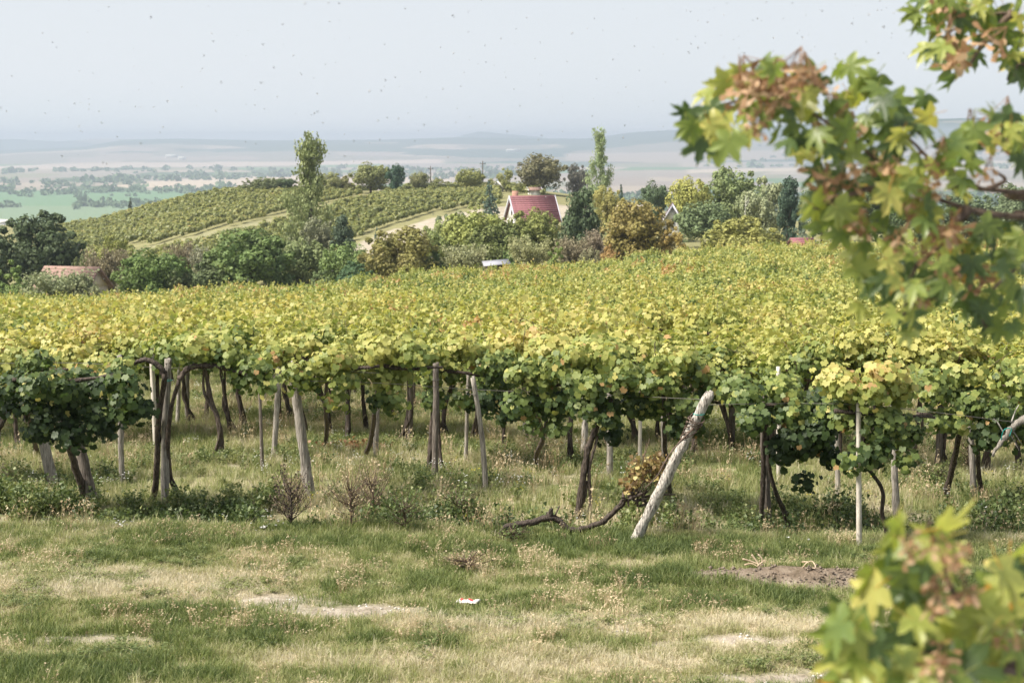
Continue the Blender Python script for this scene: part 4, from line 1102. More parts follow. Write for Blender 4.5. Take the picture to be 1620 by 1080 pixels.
def post_px(bx, by, tx, ty, wpx, mat, label, D=None, **kw):
    """a post from its foot and head in the photograph"""
    p = hit(bx, by)
    q = at(tx, ty, p.y)
    return post('vine_post', p.x, p.y, q.z - p.z, q.x - p.x, wpx / 2 / FPX * p.y * .76, mat, label, seed=int(bx), **kw)
WG, WD, WP, CC = M['wood_grey'], M['wood_dark'], M['wood_pale'], M['concrete']
POSTS = [
 (150, 806, 100, 605, 22, WD, 'thick dark post leaning left under the big dark leafy vine', dict(rough=.1)),
 (262, 802, 266, 568, 17, WG, 'upright knotty grey post beside the twisted dark vine trunk at left', dict(tie=True, bend=-.02)),
 (491, 786, 461, 573, 21, WG, 'stout grey post leaning left, left of the thistle gap', dict(bend=.01)),
 (768, 783, 748, 597, 11, WG, 'thin bent grey pole standing free in the middle of the front row', dict(bend=.035)),
 (1003, 858, 1123, 621, 21, WP, 'whitish cracked post leaning strongly to the right, tied with dry vine', dict(tie=True, rough=.12, n=26)),
 (1213, 836, 1208, 625, 17, WD, 'dark upright post right of the leaning whitish one', dict()),
 (1359, 869, 1358, 615, 13, CC, 'pale square post nearest the lawn at the right', dict(square=True)),
 (1417, 816, 1412, 600, 14, WG, 'grey post just right of the pale square post', dict()),
 (1232, 762, 1231, 580, 11, CC, 'slim pale square post rising above the vines right of the dark post', dict(square=True)),
 (1012, 730, 1014, 592, 10, CC, 'slim pale post seen left of the whitish leaning one', dict(square=True)),
 (84, 768, 40, 572, 20, WG, 'grey post leaning left, second from the left edge', dict()),
 (193, 767, 189, 562, 11, WG, 'slim grey post right of the big dark leafy vine', dict()),
 (415, 746, 410, 590, 7, WD, 'very thin dark stake left of the stout leaning post', dict()),
 (433, 722, 442, 580, 12, WG, 'pale grey post just left of the stout leaning post', dict()),
 (594, 720, 600, 575, 11, WG, 'grey post half hidden by a dark vine trunk, left of centre', dict()),
 (688, 752, 690, 575, 14, WD, 'dark post with vine trunks on both sides near the centre', dict()),
 (737, 728, 741, 590, 8, WG, 'short grey stake just left of the thin bent pole', dict()),
 (648, 698, 649, 570, 13, WD, 'dark thick post with teal tie between two centre trunks', dict(tie=True)),
 (924, 722, 926, 600, 14, WP, 'pale rough post behind the leaning trunk right of centre', dict()),
 (1054, 792, 1046, 600, 12, WG, 'grey post just behind the whitish leaning one', dict()),
 (1157, 714, 1158, 585, 13, WD, 'dark post in the gap right of the whitish leaning one', dict()),
 (1541, 787, 1532, 610, 13, WG, 'grey post at the far right beside a dark trunk', dict()),
 (1484, 737, 1492, 600, 13, WD, 'dark leaning post behind the far right vines', dict()),
 (1326, 784, 1322, 640, 10, WG, 'short grey post in shade behind the dark hanging vine', dict()),
 (-8, 745, 3, 556, 15, WG, 'grey post at the left edge with teal tie at its head', dict(tie=True)),
 (281, 672, 284, 575, 8, WP, 'pale thin stake behind the knotty grey post', dict()),
 (296, 662, 297, 572, 9, WG, 'grey stake beside the pale thin one at left', dict()),
 (548, 690, 553, 600, 8, WG, 'small grey stake right of the rough trunk at left of centre', dict()),
 (95, 700, 96, 549, 10, WG, 'square cut grey post head poking out above the left vine', dict(square=True)),
]
for bx, by, tx, ty, w, mt, lab, kw in POSTS: post_px(bx, by, tx, ty, w, mt, lab, **kw)

# ---- front vines, each with its own trunk, arms, hanging foliage
def front_vine(label, blobs, trunks, canes, D, tint=0.0, n=1500, mat=None, singles=60, size=.049, lift=(.8, 9)):
    """blobs (px, py, rx px, ry px); trunks and canes as pixel paths with radius px"""
    base = trunks[0][0] if trunks else None
    foot = hit(base[0][0], base[0][1]) if base else at(blobs[0][0], 800, D)
    y0 = foot.y if base else D
    D = D or y0
    t = empty('grapevine', (foot.x, foot.y, gz(foot.x, foot.y)), label, 'grapevine', 'vines of the front row')
    o0 = np.array(t.location)
    rg = np.random.default_rng(abs(int(blobs[0][0])) + 77)
    def w2(px, py, d): return np.array(at(px, py, d)) - o0
    for path, r in trunks:
        k = len(path); P = []
        for i, q in enumerate(path):
            dd = foot.y + (D - foot.y) * i / max(1, k - 1) + (q[2] if len(q) > 2 else 0)
            P.append(w2(q[0], q[1], dd))
        P = [P[0] - np.array([0, 0, .1])] + P
        rr = [.78 * r / FPX * D * f for f in np.linspace(1.25, .8, 5)]
        MB().tube(P, rr, seg=10, n=26, rough=.13, seed=int(path[0][0]), wob=.006).build('trunk', M['bark'], t, smooth=True)
    for path, r in canes:
        P = [w2(q[0], q[1], D + (q[2] if len(q) > 2 else 0)) for q in path]
        MB().tube(P, [r / FPX * D, r * .8 / FPX * D, r * .55 / FPX * D], seg=8, n=10 + 6 * len(path), rough=.16, seed=int(path[0][0]) + 1, wob=.006).build('cane', M['bark'], t, smooth=True)
    n = int(n * 1.55); area = sum(b[2] * b[3] for b in blobs); Cs, Ns, Ts = [], [], []
    z_ref = np.mean([w2(b[0], b[1], D)[2] for b in blobs])
    for b in blobs:
        c = w2(b[0], b[1], D + rg.normal(0, .1)); rx, rz_ = b[2] / FPX * D, b[3] * lift[0] / FPX * D; c[2] += lift[1] / FPX * D
        tb = b[4] if len(b) > 4 else 0
        m = max(3, int(b[2] * b[3] / 260)); tot = int(n * b[2] * b[3] / area)
        for i in range(m):       # each blob broken in sub-clumps so that gaps and depths show
            d = sphere_pts(1, rg)[0] * rg.random() ** .33; rr = rg.uniform(.10, .24)
            cc = c + d * np.array([max(.04, rx - rr * .75), .30, max(.03, rz_ - rr * .75)]); k = tot // m
            e = sphere_pts(k, rg) * rg.random((k, 1)) ** .5 * (1 + rg.normal(0, .22, (k, 1)))
            P = cc + e * np.array([rr * 1.1, rr, rr * .9])
            Cs.append(P); Ns.append(e * 1.3 + [0, -.75, .45] + rg.normal(size=(k, 3)) * .45)
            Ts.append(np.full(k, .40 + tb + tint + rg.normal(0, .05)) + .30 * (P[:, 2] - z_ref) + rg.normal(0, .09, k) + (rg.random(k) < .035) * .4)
    C = np.vstack(Cs); N = np.vstack(Ns); T = np.clip(np.concatenate(Ts), .02, .90); T[rg.random(len(T)) < .012] = 1.0; S = size * rg.uniform(.6, 1.2, len(C))
    front = np.argsort(C[:, 1])[: max(0, len(C) // 2)]
    pick = rg.permutation(front)[:singles]
    keep = np.ones(len(C), bool); keep[pick] = False
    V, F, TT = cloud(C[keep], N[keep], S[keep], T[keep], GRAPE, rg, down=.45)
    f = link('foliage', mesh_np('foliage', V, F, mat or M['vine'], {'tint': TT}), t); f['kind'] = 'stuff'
    # the foremost leaves one by one
    for i in pick:
        me = LEAFV[min(len(LEAFV) - 1, int(T[i] * len(LEAFV)))] if mat is None else LEAFD
        o = link('leaf', me, t, loc=C[i], scale=float(S[i]) * 1.12)
        nn = Vector(N[i]).normalized(); dn = Vector((rg.normal(0, .45), rg.normal(0, .3), -1)); yv = (dn - nn * dn.dot(nn)).normalized(); xv = yv.cross(nn)
        o.rotation_euler = Matrix((xv, yv, nn)).transposed().to_euler()
    return t
LEAFV = [mesh_np('leaf', GRAPE[0], GRAPE[1], M['vine'], {'tint': np.full(len(GRAPE[0]), (i + .5) / 10)}) for i in range(10)]
LEAFD = mesh_np('leaf', GRAPE[0], GRAPE[1], M['vine_dry'], {'tint': np.full(len(GRAPE[0]), .5)})

front_vine('big dark leafy vine hanging low at the left edge of the front row',
           [(70, 612, 75, 48, .02), (150, 615, 75, 50), (60, 650, 55, 48, -.03), (130, 665, 75, 48, -.06), (195, 640, 42, 50, -.02), (105, 692, 50, 22, -.06), (10, 630, 40, 50), (205, 605, 45, 25, .06), (60, 575, 60, 18, .10), (45, 690, 35, 22), (225, 650, 20, 25)],
           [([(140, 800), (118, 735), (105, 680), (100, 620)], 7)], [([(20, 600), (100, 603), (200, 590)], 4), ([(-10, 690), (12, 655), (30, 640)], 6)], 16.5, tint=-.14, n=2300, singles=140, lift=(.95, 3))
front_vine('old dark vine twisting up the knotty grey post at left with long bare arms',
           [(300, 560, 45, 22, .22), (355, 575, 50, 28, .12), (405, 590, 30, 32, .1), (340, 555, 60, 15, .25), (425, 615, 16, 20, .14), (205, 585, 30, 18, .2), (385, 610, 20, 20, .05)],
           [([(240, 796), (247, 760), (249, 700), (252, 650), (259, 600), (262, 590)], 6), ([(282, 780), (270, 755), (266, 700), (272, 640), (284, 600)], 4.5)],
           [([(262, 600), (252, 580), (230, 570), (210, 575), (190, 585)], 5), ([(284, 600), (300, 582), (335, 578), (365, 585), (400, 596)], 5)], 16.9, tint=.0, n=900, singles=50)
front_vine('sparse vine with long bare arms along the stout leaning post',
           [(432, 566, 28, 28, .15), (470, 600, 22, 22, .05), (505, 590, 28, 18, .2), (470, 560, 45, 16, .3), (540, 575, 40, 25, .3), (545, 610, 25, 22, .2), (530, 640, 14, 14, .22), (495, 615, 16, 12, .1)],
           [([(513, 712), (517, 680), (514, 640), (518, 590)], 5)],
           [([(400, 596), (440, 598), (470, 575), (500, 570), (545, 582), (600, 580)], 5), ([(440, 560), (475, 565), (505, 572)], 4), ([(470, 575), (485, 560), (480, 548)], 3)], 17.6, tint=.02, n=900, singles=50)
front_vine('yellowing vine in the front row left of centre',
           [(600, 560, 45, 32, .42), (570, 590, 40, 30, .34), (625, 600, 40, 38, .34), (560, 555, 50, 18, .34), (610, 640, 45, 22, .2), (645, 570, 40, 35, .25)],
           [([(578, 722), (588, 690), (592, 650), (600, 590)], 5)], [([(540, 583), (590, 578), (650, 583), (700, 580)], 4)], 17.9, tint=.02, n=1200, singles=60)
front_vine('full green vine in the front row at the centre, left of the thin bent pole',
           [(690, 595, 50, 45, .14), (745, 575, 50, 38, .14), (710, 640, 45, 26, .02), (790, 590, 50, 50, .03), (670, 570, 40, 28, .2), (770, 640, 45, 32, -.08), (800, 660, 35, 22, -.12), (760, 550, 70, 18, .3)],
           [([(677, 745), (682, 700), (684, 660), (690, 600)], 5), ([(710, 762), (698, 730), (694, 680), (692, 620)], 4)], [([(640, 583), (680, 584), (740, 590), (800, 600)], 4)], None, tint=.02, n=2000, singles=90)
front_vine('green vine right of the thin bent pole in the front row',
           [(850, 600, 48, 48, .08), (870, 650, 40, 35, .0), (830, 645, 35, 30, -.05), (900, 590, 45, 48, .06), (850, 560, 60, 20, .22), (885, 685, 20, 14, .1), (840, 680, 12, 14, .1)],
           [([(846, 740), (850, 715), (860, 690), (852, 660), (850, 620)], 5)], [([(800, 600), (860, 610), (920, 605)], 4)], 17.2, tint=.0, n=1700, singles=80)
front_vine('tall vine on the old double trunk left of the leaning whitish post',
           [(930, 615, 48, 48, .02), (960, 660, 42, 30, -.06), (985, 600, 45, 45, .05), (940, 570, 55, 22, .15), (1000, 640, 40, 32, -.02), (965, 695, 16, 22, -.08), (930, 650, 30, 24, .0)],
           [([(912, 822), (920, 770), (928, 720), (938, 690), (955, 650), (968, 630)], 6.2), ([(932, 825), (934, 780), (932, 740), (945, 690)], 3.6), ([(905, 818), (925, 790), (928, 760)], 3)],
           [([(905, 605), (960, 615), (1020, 610), (1080, 620)], 4)], None, tint=-.02, n=1700, singles=90)
front_vine('green vine with a thin red shoot behind the head of the leaning whitish post',
           [(1045, 610, 48, 50, .08), (1090, 640, 38, 40, .0), (1060, 575, 45, 25, .14), (1095, 590, 45, 30, .02), (1080, 680, 34, 24, -.02), (1030, 650, 28, 25, .1), (1130, 620, 40, 38, .0)],
           [([(1062, 792), (1055, 740), (1052, 690), (1050, 620)], 4.5)], [([(1030, 620), (1080, 625), (1150, 640)], 3.5), ([(1040, 600), (1037, 560), (1036, 540)], 1.2)], 16.6, tint=.0, n=1500, singles=80)
front_vine('dark green vine hanging low between the dark post and the pale square post',
           [(1180, 620, 48, 30, .05), (1235, 650, 45, 45, -.05), (1280, 690, 48, 50, -.14), (1300, 650, 45, 45, -.12), (1250, 615, 50, 22, .12), (1245, 710, 35, 35, -.15), (1310, 715, 25, 28, -.18), (1268, 760, 10, 14, -.12), (1190, 660, 25, 25, -.04)],
           [([(1247, 838), (1238, 800), (1222, 765), (1216, 720), (1212, 660)], 4.5), ([(1204, 836), (1206, 780), (1209, 700), (1210, 640)], 5)], [([(1150, 640), (1210, 640), (1300, 650)], 3.5)], 15.7, tint=-.12, n=2300, singles=120, lift=(1, 0))
front_vine('sunlit yellow green vine around the pale square post at right',
           [(1330, 615, 50, 28, .28), (1370, 625, 48, 38, .2), (1420, 620, 40, 35, .24), (1345, 665, 30, 38, .1), (1395, 670, 45, 40, .06), (1430, 690, 35, 32, .0), (1370, 715, 35, 26, .08), (1430, 735, 20, 10, .2), (1345, 735, 14, 14, .18), (1400, 595, 45, 16, .34)],
           [([(1405, 852), (1396, 815), (1397, 780), (1385, 755), (1368, 730), (1365, 690)], 4)], [([(1320, 650), (1400, 655), (1480, 660)], 3.5)], 14.9, tint=-.06, n=2100, singles=130)
front_vine('green vine at the right edge over two dark trunks',
           [(1480, 620, 50, 42, .14), (1530, 640, 48, 48, .04), (1580, 660, 45, 48, -.02), (1490, 670, 38, 32, .02), (1600, 610, 40, 40, .1), (1560, 700, 40, 32, -.05), (1630, 680, 40, 50, -.02), (1540, 600, 60, 20, .2)],
           [([(1495, 793), (1502, 755), (1512, 715), (1522, 670)], 6), ([(1556, 788), (1548, 750), (1548, 700), (1552, 650)], 4.5)], [([(1450, 655), (1520, 660), (1600, 668)], 3.5)], 16.6, tint=.0, n=1900, singles=100)
front_vine('thin vine with drooping yellow leaves at the far left behind the dark one',
           [(20, 570, 35, 20, .25), (110, 575, 50, 20, .25), (150, 590, 50, 22, .2), (20, 600, 25, 30, .05)],
           [([(60, 720), (50, 680), (40, 620), (42, 580)], 5)], [([(0, 590), (60, 585), (160, 585)], 4)], 19.0, tint=.04, n=700, singles=20)

# fallen arm of the vine with its withered leaves against the leaning post
p0 = hit(790, 852)
t = empty('fallen_vine', (p0.x, p0.y, p0.z), 'fallen dark vine arm snaking along the ground to the leaning post', 'vine')
o0 = np.array(t.location)
arm = [(786, 850, .0), (800, 833, 0), (830, 828, .05), (868, 818, .1), (885, 824, .1), (905, 837, .1), (930, 834, .1), (955, 822, .08), (980, 800, .05), (990, 788, .05)]
P = [np.array(at(a, b, p0.y + c)) - o0 for a, b, c in arm]
P[0][2] -= .06
MB().tube(P, [.030, .034, .032, .030, .026], seg=10, n=60, rough=.12, seed=4, wob=.008).build('arm', M['bark'], t, smooth=True)
MB().tube([P[3], P[3] + np.array([.03, 0, .10])], [.032, .02], seg=8, n=4, rough=.15, seed=2).build('spur', M['bark'], t, smooth=True)
MB().tube([P[3] + np.array([.06, 0, 0]), P[3] + np.array([.12, 0, .13])], [.012, .008], seg=6, n=4).build('spur', M['bark'], t, smooth=True)
hd = MB(); rg = np.random.default_rng(8)
c0 = np.array(at(1005, 785, p0.y + .05)) - o0
for i in range(26):
    a = c0 + rg.normal(size=3) * [.09, .05, .03]
    hd.tube([a, a + rg.normal(size=3) * [.10, .05, .05]], [.018, .010], seg=6, n=4, rough=.2, seed=i)
hd.build('knotted_head', M['bark'], t, smooth=True)
cc = []
for (bx, by, rx, ry, k) in ((1015, 748, 30, 24, 170), (1038, 730, 24, 17, 110), (995, 768, 18, 17, 80), (1045, 765, 13, 24, 60), (1025, 742, 40, 32, 80)):
    c = np.array(at(bx, by, p0.y)) - o0; cc.append(c + sphere_pts(k, rg) * rg.random((k, 1)) ** .5 * np.array([rx / FPX * p0.y, .14, ry / FPX * p0.y]))
C = np.vstack(cc)
V, F, T = cloud(C, rg.normal(size=C.shape) + [0, -.6, .3], rg.uniform(.014, .036, len(C)), rg.uniform(0, 1, len(C)), HEXL, rg, down=.5)
f = link('withered_leaves', mesh_np('withered_leaves', V, F, M['vine_dry'], {'tint': T}), t); f['kind'] = 'stuff'
b = MB()
for i in range(16):
    a = c0 + rg.normal(size=3) * [.08, .04, .03]; e = np.array(at(1030 + rg.normal(0, 14), 735 + rg.normal(0, 16), p0.y)) - o0
    b.tube([a, (a + e) / 2 + rg.normal(size=3) * .04, e], [.006, .004, .003], seg=4, n=7, cap=False)
b.build('twig', M['cane'], t)
# dry vine wound round the head of the leaning post
pb, q = hit(1003, 858), None
b = MB(); b0 = np.array(pb); k = np.array(at(1123, 621, pb.y)) - b0
for i in range(5):
    s0 = .70 + i * .025; pts = []
    for a in np.linspace(0, 6.28 * 1.6, 12):
        u = s0 + .03 * a / 6.28
        pts.append(k * u + np.array([.082 * math.cos(a), .082 * math.sin(a), .03 * math.sin(a * 1.3 + i)]))
    b.tube(pts, .007, seg=5, n=30, rough=.2, seed=i, cap=False)
b.tube([k * .78 + [0, -.08, 0], k * .6 + [-.10, -.09, .03], k * .45 + [-.12, -.1, .03], k * .38 + [-.2, -.1, 0]], [.010, .009, .006], seg=5, n=18, rough=.2, seed=9)
o = b.build('dry_tendril', M['cane'], None); o.location = pb
tag(o, 'dry brown tendril wound round the head of the leaning whitish post', 'vine tendril')

# broken grey arm at the right edge
p1 = at(1600, 672, 15.9); t = empty('broken_vine_arm', p1, 'broken pale grey vine arm with twigs at the right edge', 'vine arm')
o0 = np.array(p1)
def L_(a, b, d=0): return np.array(at(a, b, 15.9 + d)) - o0
MB().tube([L_(1640, 655), L_(1610, 668), L_(1590, 690), L_(1570, 722)], [.045, .04, .03, .014], seg=9, n=20, rough=.16, seed=3, wob=.01).build('arm', M['wood_grey'], t, smooth=True)
for i, (a, b) in enumerate((((1588, 685), (1572, 662)), ((1592, 680), (1612, 712)), ((1596, 676), (1616, 702)), ((1600, 668), (1612, 640)))):
    MB().tube([L_(*a), L_((a[0] + b[0]) / 2, (a[1] + b[1]) / 2 - 3), L_(*b)], [.010, .007, .004], seg=5, n=8).build('twig', M['wood_pale'], t)
MB().tube([L_(1583, 700), L_(1588, 680, -.05), L_(1600, 678, -.05), L_(1597, 690, -.05)], .005, seg=4, n=14).build('tie', M['tie'], t)

# trellis wires
def wire(pts, label):
    P = [at(a, b, d) for a, b, d in pts]; o0 = P[0]
    o = MB().tube([p - o0 for p in P], .0035, seg=4, n=40).build('trellis_wire', M['wire']); o.location = o0
    tag(o, label, 'wire', 'trellis wires of the front row')
wire([(400, 600, 17.2), (600, 606, 17.6), (748, 616, 17.9), (900, 622, 17.6), (1120, 632, 15.3)], 'slack wire running from the leaning whitish post to the left')
wire([(1122, 640, 15.2), (1250, 638, 15.6), (1358, 640, 14.8), (1480, 652, 15.5), (1640, 672, 16)], 'wire running right from the leaning whitish post')
wire([(-20, 575, 17.0), (120, 574, 17.0), (265, 582, 17.0), (460, 584, 17.4), (600, 590, 17.6)], 'wire along the left half of the front row')

# second and third rows: each vine stands where its trunk shows under the leaves
B2 = [(30, 712), (120, 700), (196, 698), (246, 692), (300, 668), (352, 717), (384, 676), (440, 672), (478, 690), (548, 700), (580, 682), (640, 700), (700, 690), (752, 694), (800, 718), (842, 702),
      (905, 735), (960, 712), (1005, 700), (1100, 724), (1157, 716), (1218, 712), (1270, 728), (1325, 740), (1386, 752), (1440, 738), (1488, 736), (1560, 742), (1612, 738), (-30, 690), (1670, 740), (1290, 700), (1065, 690)]
_used = {}
def behind_label(bx):
    """which vine it is, told by the post it stands nearest to"""
    for q in sorted(POSTS, key=lambda q: abs(q[0] - bx)):
        side = 'left' if bx < q[0] else 'right'
        if (q[0], side) in _used: continue
        _used[(q[0], side)] = 1
        w = q[6].split()
        w = w[:10]
        while w[-1].strip(',') in ('the', 'of', 'at', 'its', 'between', 'beside', 'in', 'to', 'with', 'by', 'big', 'a', 'two', 'left', 'vine', 'dark', 'stout', 'strongly') and len(w) > 3: w.pop()
        return 'vine behind, just %s of the %s' % (side, ' '.join(w))
for i, (bx, by) in enumerate(B2):
    p = hit(bx, by)
    t = vine(p.x, p.y, i, VF[(i * 3) % len(VF)], behind_label(bx), 'vines of the second and third rows', sc=rng.uniform(.95, 1.06))
for i, (bx, by) in enumerate([(1730, 738), (1800, 742), (1880, 735), (-110, 705), (-200, 700), (1700, 800), (1790, 806), (1880, 810), (-90, 775), (-190, 770)]):
    p = hit(bx, by)
    vine(p.x, p.y, i, VF[i % len(VF)], 'vine of the front rows beyond the edge of the view', 'vines beyond the edges of the view')
# rows 3.. out to 62 m, one by one; then one mass of vines to the far edge
S = -.15
k = 0
placed = len(B2) + 12
y0 = 24.4; rowi = 3
far_pts = []
while y0 < 136:
    half = y0 * .53 + 1.5
    stepv = 1.9 if y0 < 40 else 2.1
    xs = np.arange(-half, half, stepv) + rng.uniform(-.3, .3)
    for x in xs:
        x = float(x + rng.normal(0, .12)); y = y0 + S * x * 1.0 + rng.normal(0, .08)
        if y > 124 + rng.normal(0, 1.2) + 3 * math.sin(x * .11): continue
        if rng.random() < .09: continue
        P_ = 810 + FPX * x / y
        if P_ < -330 or P_ > 1960: continue
        if placed < 300 and -60 < P_ < 1690:
            vine(x, y, k, (VF if y < 30 else VFM)[k % 7], 'yellow green vine in the solid field of vines behind the front rows', 'vines of the field behind the front rows', sc=rng.uniform(.92, 1.1))
            placed += 1
        else: far_pts.append((x, y, .34 * (float(fbm(np.array([x * .22]), np.array([y0 * 1.7]), 3)[0]) - .5) + .12 * (_perm[int(y0 * 3) & 255, 9] - .5)))
        k += 1
    y0 += 2.6
VFF = [vine_foliage('far_vine', 700 + i, W=2.3, DP=1.25, n=1300, size=.062, z0=.75, tmpl=QUADL, bias=.06, mat=M['vine_far'], tips=10) for i in range(7)]
fp = np.array(far_pts); n = len(fp)
Pz = np.c_[fp[:, :2], terrain(fp[:, 0], fp[:, 1])]
rot = np.zeros((n, 3)); rot[:, 2] = -.15 + rng.normal(0, .1, n) + math.pi * rng.integers(0, 2, n)
s = rng.uniform(.9, 1.12, n)
o = scatter('vineyard_canopy', Pz, rot, np.c_[s, s, s * rng.uniform(.78, 1.16, n)], fp[:, 2] + rng.normal(0, .06, n), rng.integers(0, 7, n), make_protos('far_vine', VFF))
tag(o, 'solid canopy of yellow green vines stretching back to the tree belt')

# stakes poking out of the canopy
for px, py, D, h, w, mt, lab in ((830, 546, 24, .35, 9, CC, 'pale stake head poking above the vines at the centre'), (966, 596, 19.5, .5, 10, WG, 'grey stake head in the vine leaves right of centre'),
    (1326, 522, 33, .6, 7, CC, 'pale stake above the vines right of the leaning post'), (1412, 530, 32, .45, 6, CC, 'small pale stake under the maple leaves'), (1530, 519, 36, .7, 6, CC, 'pale stake above the vines at the far right'),
    (241, 546, 22, .3, 9, CC, 'small pale stake head over the left arms'), (1102, 480, 58, .7, 6, WG, 'grey stake in the far canopy right of centre'), (1228, 470, 66, .8, 6, WG, 'far grey stake under the left maple tip'),
    (1235, 472, 66, .7, 5, WD, 'far dark stake beside the grey one'), (832, 488, 55, .8, 8, WD, 'dark stump in the canopy below the metal roof'), (1440, 415, 98, 1.0, 4, CC, 'thin pale stake far up the right slope'),
    (1294, 468, 68, .7, 4, WG, 'short grey stake right of the far pair'), (640, 512, 38, .3, 6, WG, 'grey stake head left of centre in the canopy'), (415, 530, 30, .3, 7, WG, 'grey stake head above the left canopy'), (1050, 498, 48, .4, 5, CC, 'pale stake head in the middle canopy')):
    q = at(px, py, D); zg = gz(q.x, D)
    post('stake', q.x, D, max(.8, q.z - zg), rng.normal(0, .03), w / 2 / FPX * D, mt, lab, 'stakes in the field of vines', square=(mt is CC), seed=int(px), cat='stake', n=6)

# hillside vineyard: rows up the slope, a mass
pts = []; RG = np.random.default_rng(21)
hp = np.array([[float(v) for v in q] for q in RG.uniform([0, 158], [1, 395], (1, 2))])
V_ = []
for r_ in np.arange(-160, 40, 3.4):      # rows run up the slope, slightly turned
    for s_ in np.arange(150, 402, 1.25):
        x = r_ + (s_ - 150) * .30 + RG.normal(0, .25); y = s_ + RG.normal(0, .2)
        V_.append((x, y))
V_ = np.array(V_); Z_ = terrain(V_[:, 0], V_[:, 1]); P_ = 810 + FPX * V_[:, 0] / V_[:, 1]
py_ = 540 - FPX * np.tan(np.arctan(Z_ / V_[:, 1]) + PITCH)
ok = (P_ > 60) & (P_ < 860) & (V_[:, 1] > 168)
ok &= ~in_strip(P_, py_, [(540, 430), (555, 385), (600, 362), (700, 336), (860, 318), (960, 320), (960, 350), (830, 350), (700, 378), (620, 430)])
ok &= ~in_strip(P_, py_, [(200, 398), (470, 333), (600, 304), (625, 304), (480, 345), (220, 410)])
ok &= ~((P_ > 790) & (V_[:, 1] < 320)) & (V_[:, 1] < 372)
ok &= fbm(V_[:, 0] * .06, V_[:, 1] * .06, 3) > .26
V_, Z_ = V_[ok], Z_[ok]; n = len(V_)
HV = []
for i in range(5):
    rg = np.random.default_rng(900 + i); d = sphere_pts(42, rg); C = d * rg.random((42, 1)) ** .4 * [.7, .75, .6] + [0, 0, 1.0]
    V, F, T = cloud(C, d + [0, 0, .5], rg.uniform(.16, .32, 42), np.clip(.42 + .2 * (C[:, 2] - 1) + rg.normal(0, .14, 42), 0, 1), QUADL, rg)
    HV.append(mesh_np('hill_vine', V, F, M['vine_hill'], {'tint': T}))
rot = np.zeros((n, 3)); rot[:, 2] = RG.uniform(0, 6.28, n); s = RG.uniform(.8, 1.2, n)
o = scatter('hillside_vines', np.c_[V_, Z_], rot, np.c_[s, s, s], RG.normal(0, .06, n), RG.integers(0, 5, n), make_protos('hill_vine', HV))
tag(o, 'rows of green vines covering the hillside behind the tree belt')


# ------------------------------------------------------------------ grass and weeds
def tuft(seed, n, h, spread, w, lean=.5, curve=.6, tint=(.0, .0)):
    rg = np.random.default_rng(seed); b = MB()
    for i in range(n):
        a = rg.uniform(0, 6.283); r = spread * rg.random() ** .5; x, y = math.cos(a) * r, math.sin(a) * r
        H = h * rg.uniform(.45, 1.15); la = a + rg.normal(0, .8); l = lean * H * rg.uniform(.2, 1.2)
        f = rg.uniform(0, 6.283); wx, wy = math.cos(f) * w, math.sin(f) * w
        m = np.array([x + math.cos(la) * l * .35, y + math.sin(la) * l * .35, H * .62]); e = np.array([x + math.cos(la) * l, y + math.sin(la) * l, H * (1 - .25 * curve * rg.random())])
        p = np.array([x, y, -.01]); d = np.array([wx, wy, 0])
        V = [p - d, p + d, m + d * .8, m - d * .8, e]
        b.add(V, [(0, 1, 2), (0, 2, 3), (3, 2, 4)], .35 + rg.normal(0, .14) + rg.uniform(*tint))
    return b
def visible(P, m=60):
    px = 810 + FPX * P[:, 0] / P[:, 1]
    return (px > -m) & (px < 1620 + m)
def field(n, ya, yb, seed, margin=360, power=1.0):
    rg = np.random.default_rng(seed)
    y = ya + (yb - ya) * rg.random(n) ** power
    u = rg.uniform(-(810 + margin) / FPX, (810 + margin) / FPX, n)
    keep = rg.random(n) < y / yb * 1.0       # even density per square metre
    x = u * y
    return x[keep], y[keep], rg
_a = hit(895, 850); ARM = (_a.x, _a.y)
def sow(name, n, ya, yb, seed, coll, k, hfun, label, tint_off=0, power=1.0, want=None):
    x, y, rg = field(int(n * 1.3), ya, yb, seed, power=power)
    bare, dry = cover(x, y)
    p = np.clip(1.1 - 1.5 * bare, 0, 1)
    if want is not None: p = p * want(x, y)
    p = p * np.where((np.abs(x - ARM[0]) < .85) & (y > ARM[1] - .9) & (y < ARM[1] + .25), .4, 1)
    m = rg.random(len(x)) < p
    x, y, bare, dry = x[m], y[m], bare[m], dry[m]; z = terrain(x, y)
    s = hfun(x, y, bare, dry) * rg.uniform(.65, 1.3, len(x))
    rot = np.c_[rg.normal(0, .1, len(x)), rg.normal(0, .1, len(x)), rg.uniform(0, 6.28, len(x))]
    o = scatter(name, np.c_[x, y, z], rot, np.c_[.5 + .5 * s, .5 + .5 * s, s], (dry - .38) * .95 + tint_off + rg.normal(0, .07, len(x)), rg.integers(0, k, len(x)), coll)
    tag(o, label)
    return o
SHORT = make_protos('short_tuft', [tuft(i, 16, .055, .055, .0022, lean=.9).mesh('short_tuft', M['grass']) for i in range(6)])
LONG = make_protos('long_tuft', [tuft(20 + i, 18, .17, .06, .0028, lean=.6).mesh('long_tuft', M['grass']) for i in range(6)])
edge_y = lambda x: 15.55 - .07 * x
sow('lawn_grass', 60000, 9.3, 15.9, 1, SHORT, 6, lambda x, y, b, d: .75 + .55 * (d < .3) + .5 * fbm(x * 2, y * 2, 2) + .6 * np.clip((y - 14.3) / 1.2, 0, 1), 'short mown grass of the strip in front of the vines, partly dried')
near_edge = lambda x, y: np.exp(-((y - edge_y(x) + .35) / .35) ** 2) + .35 * (fbm(x * 1.5, y * 1.5, 3) > .58) + .8 * np.exp(-(((x + 3.2) / 1.3) ** 2 + ((y - 10.0) / .5) ** 2))
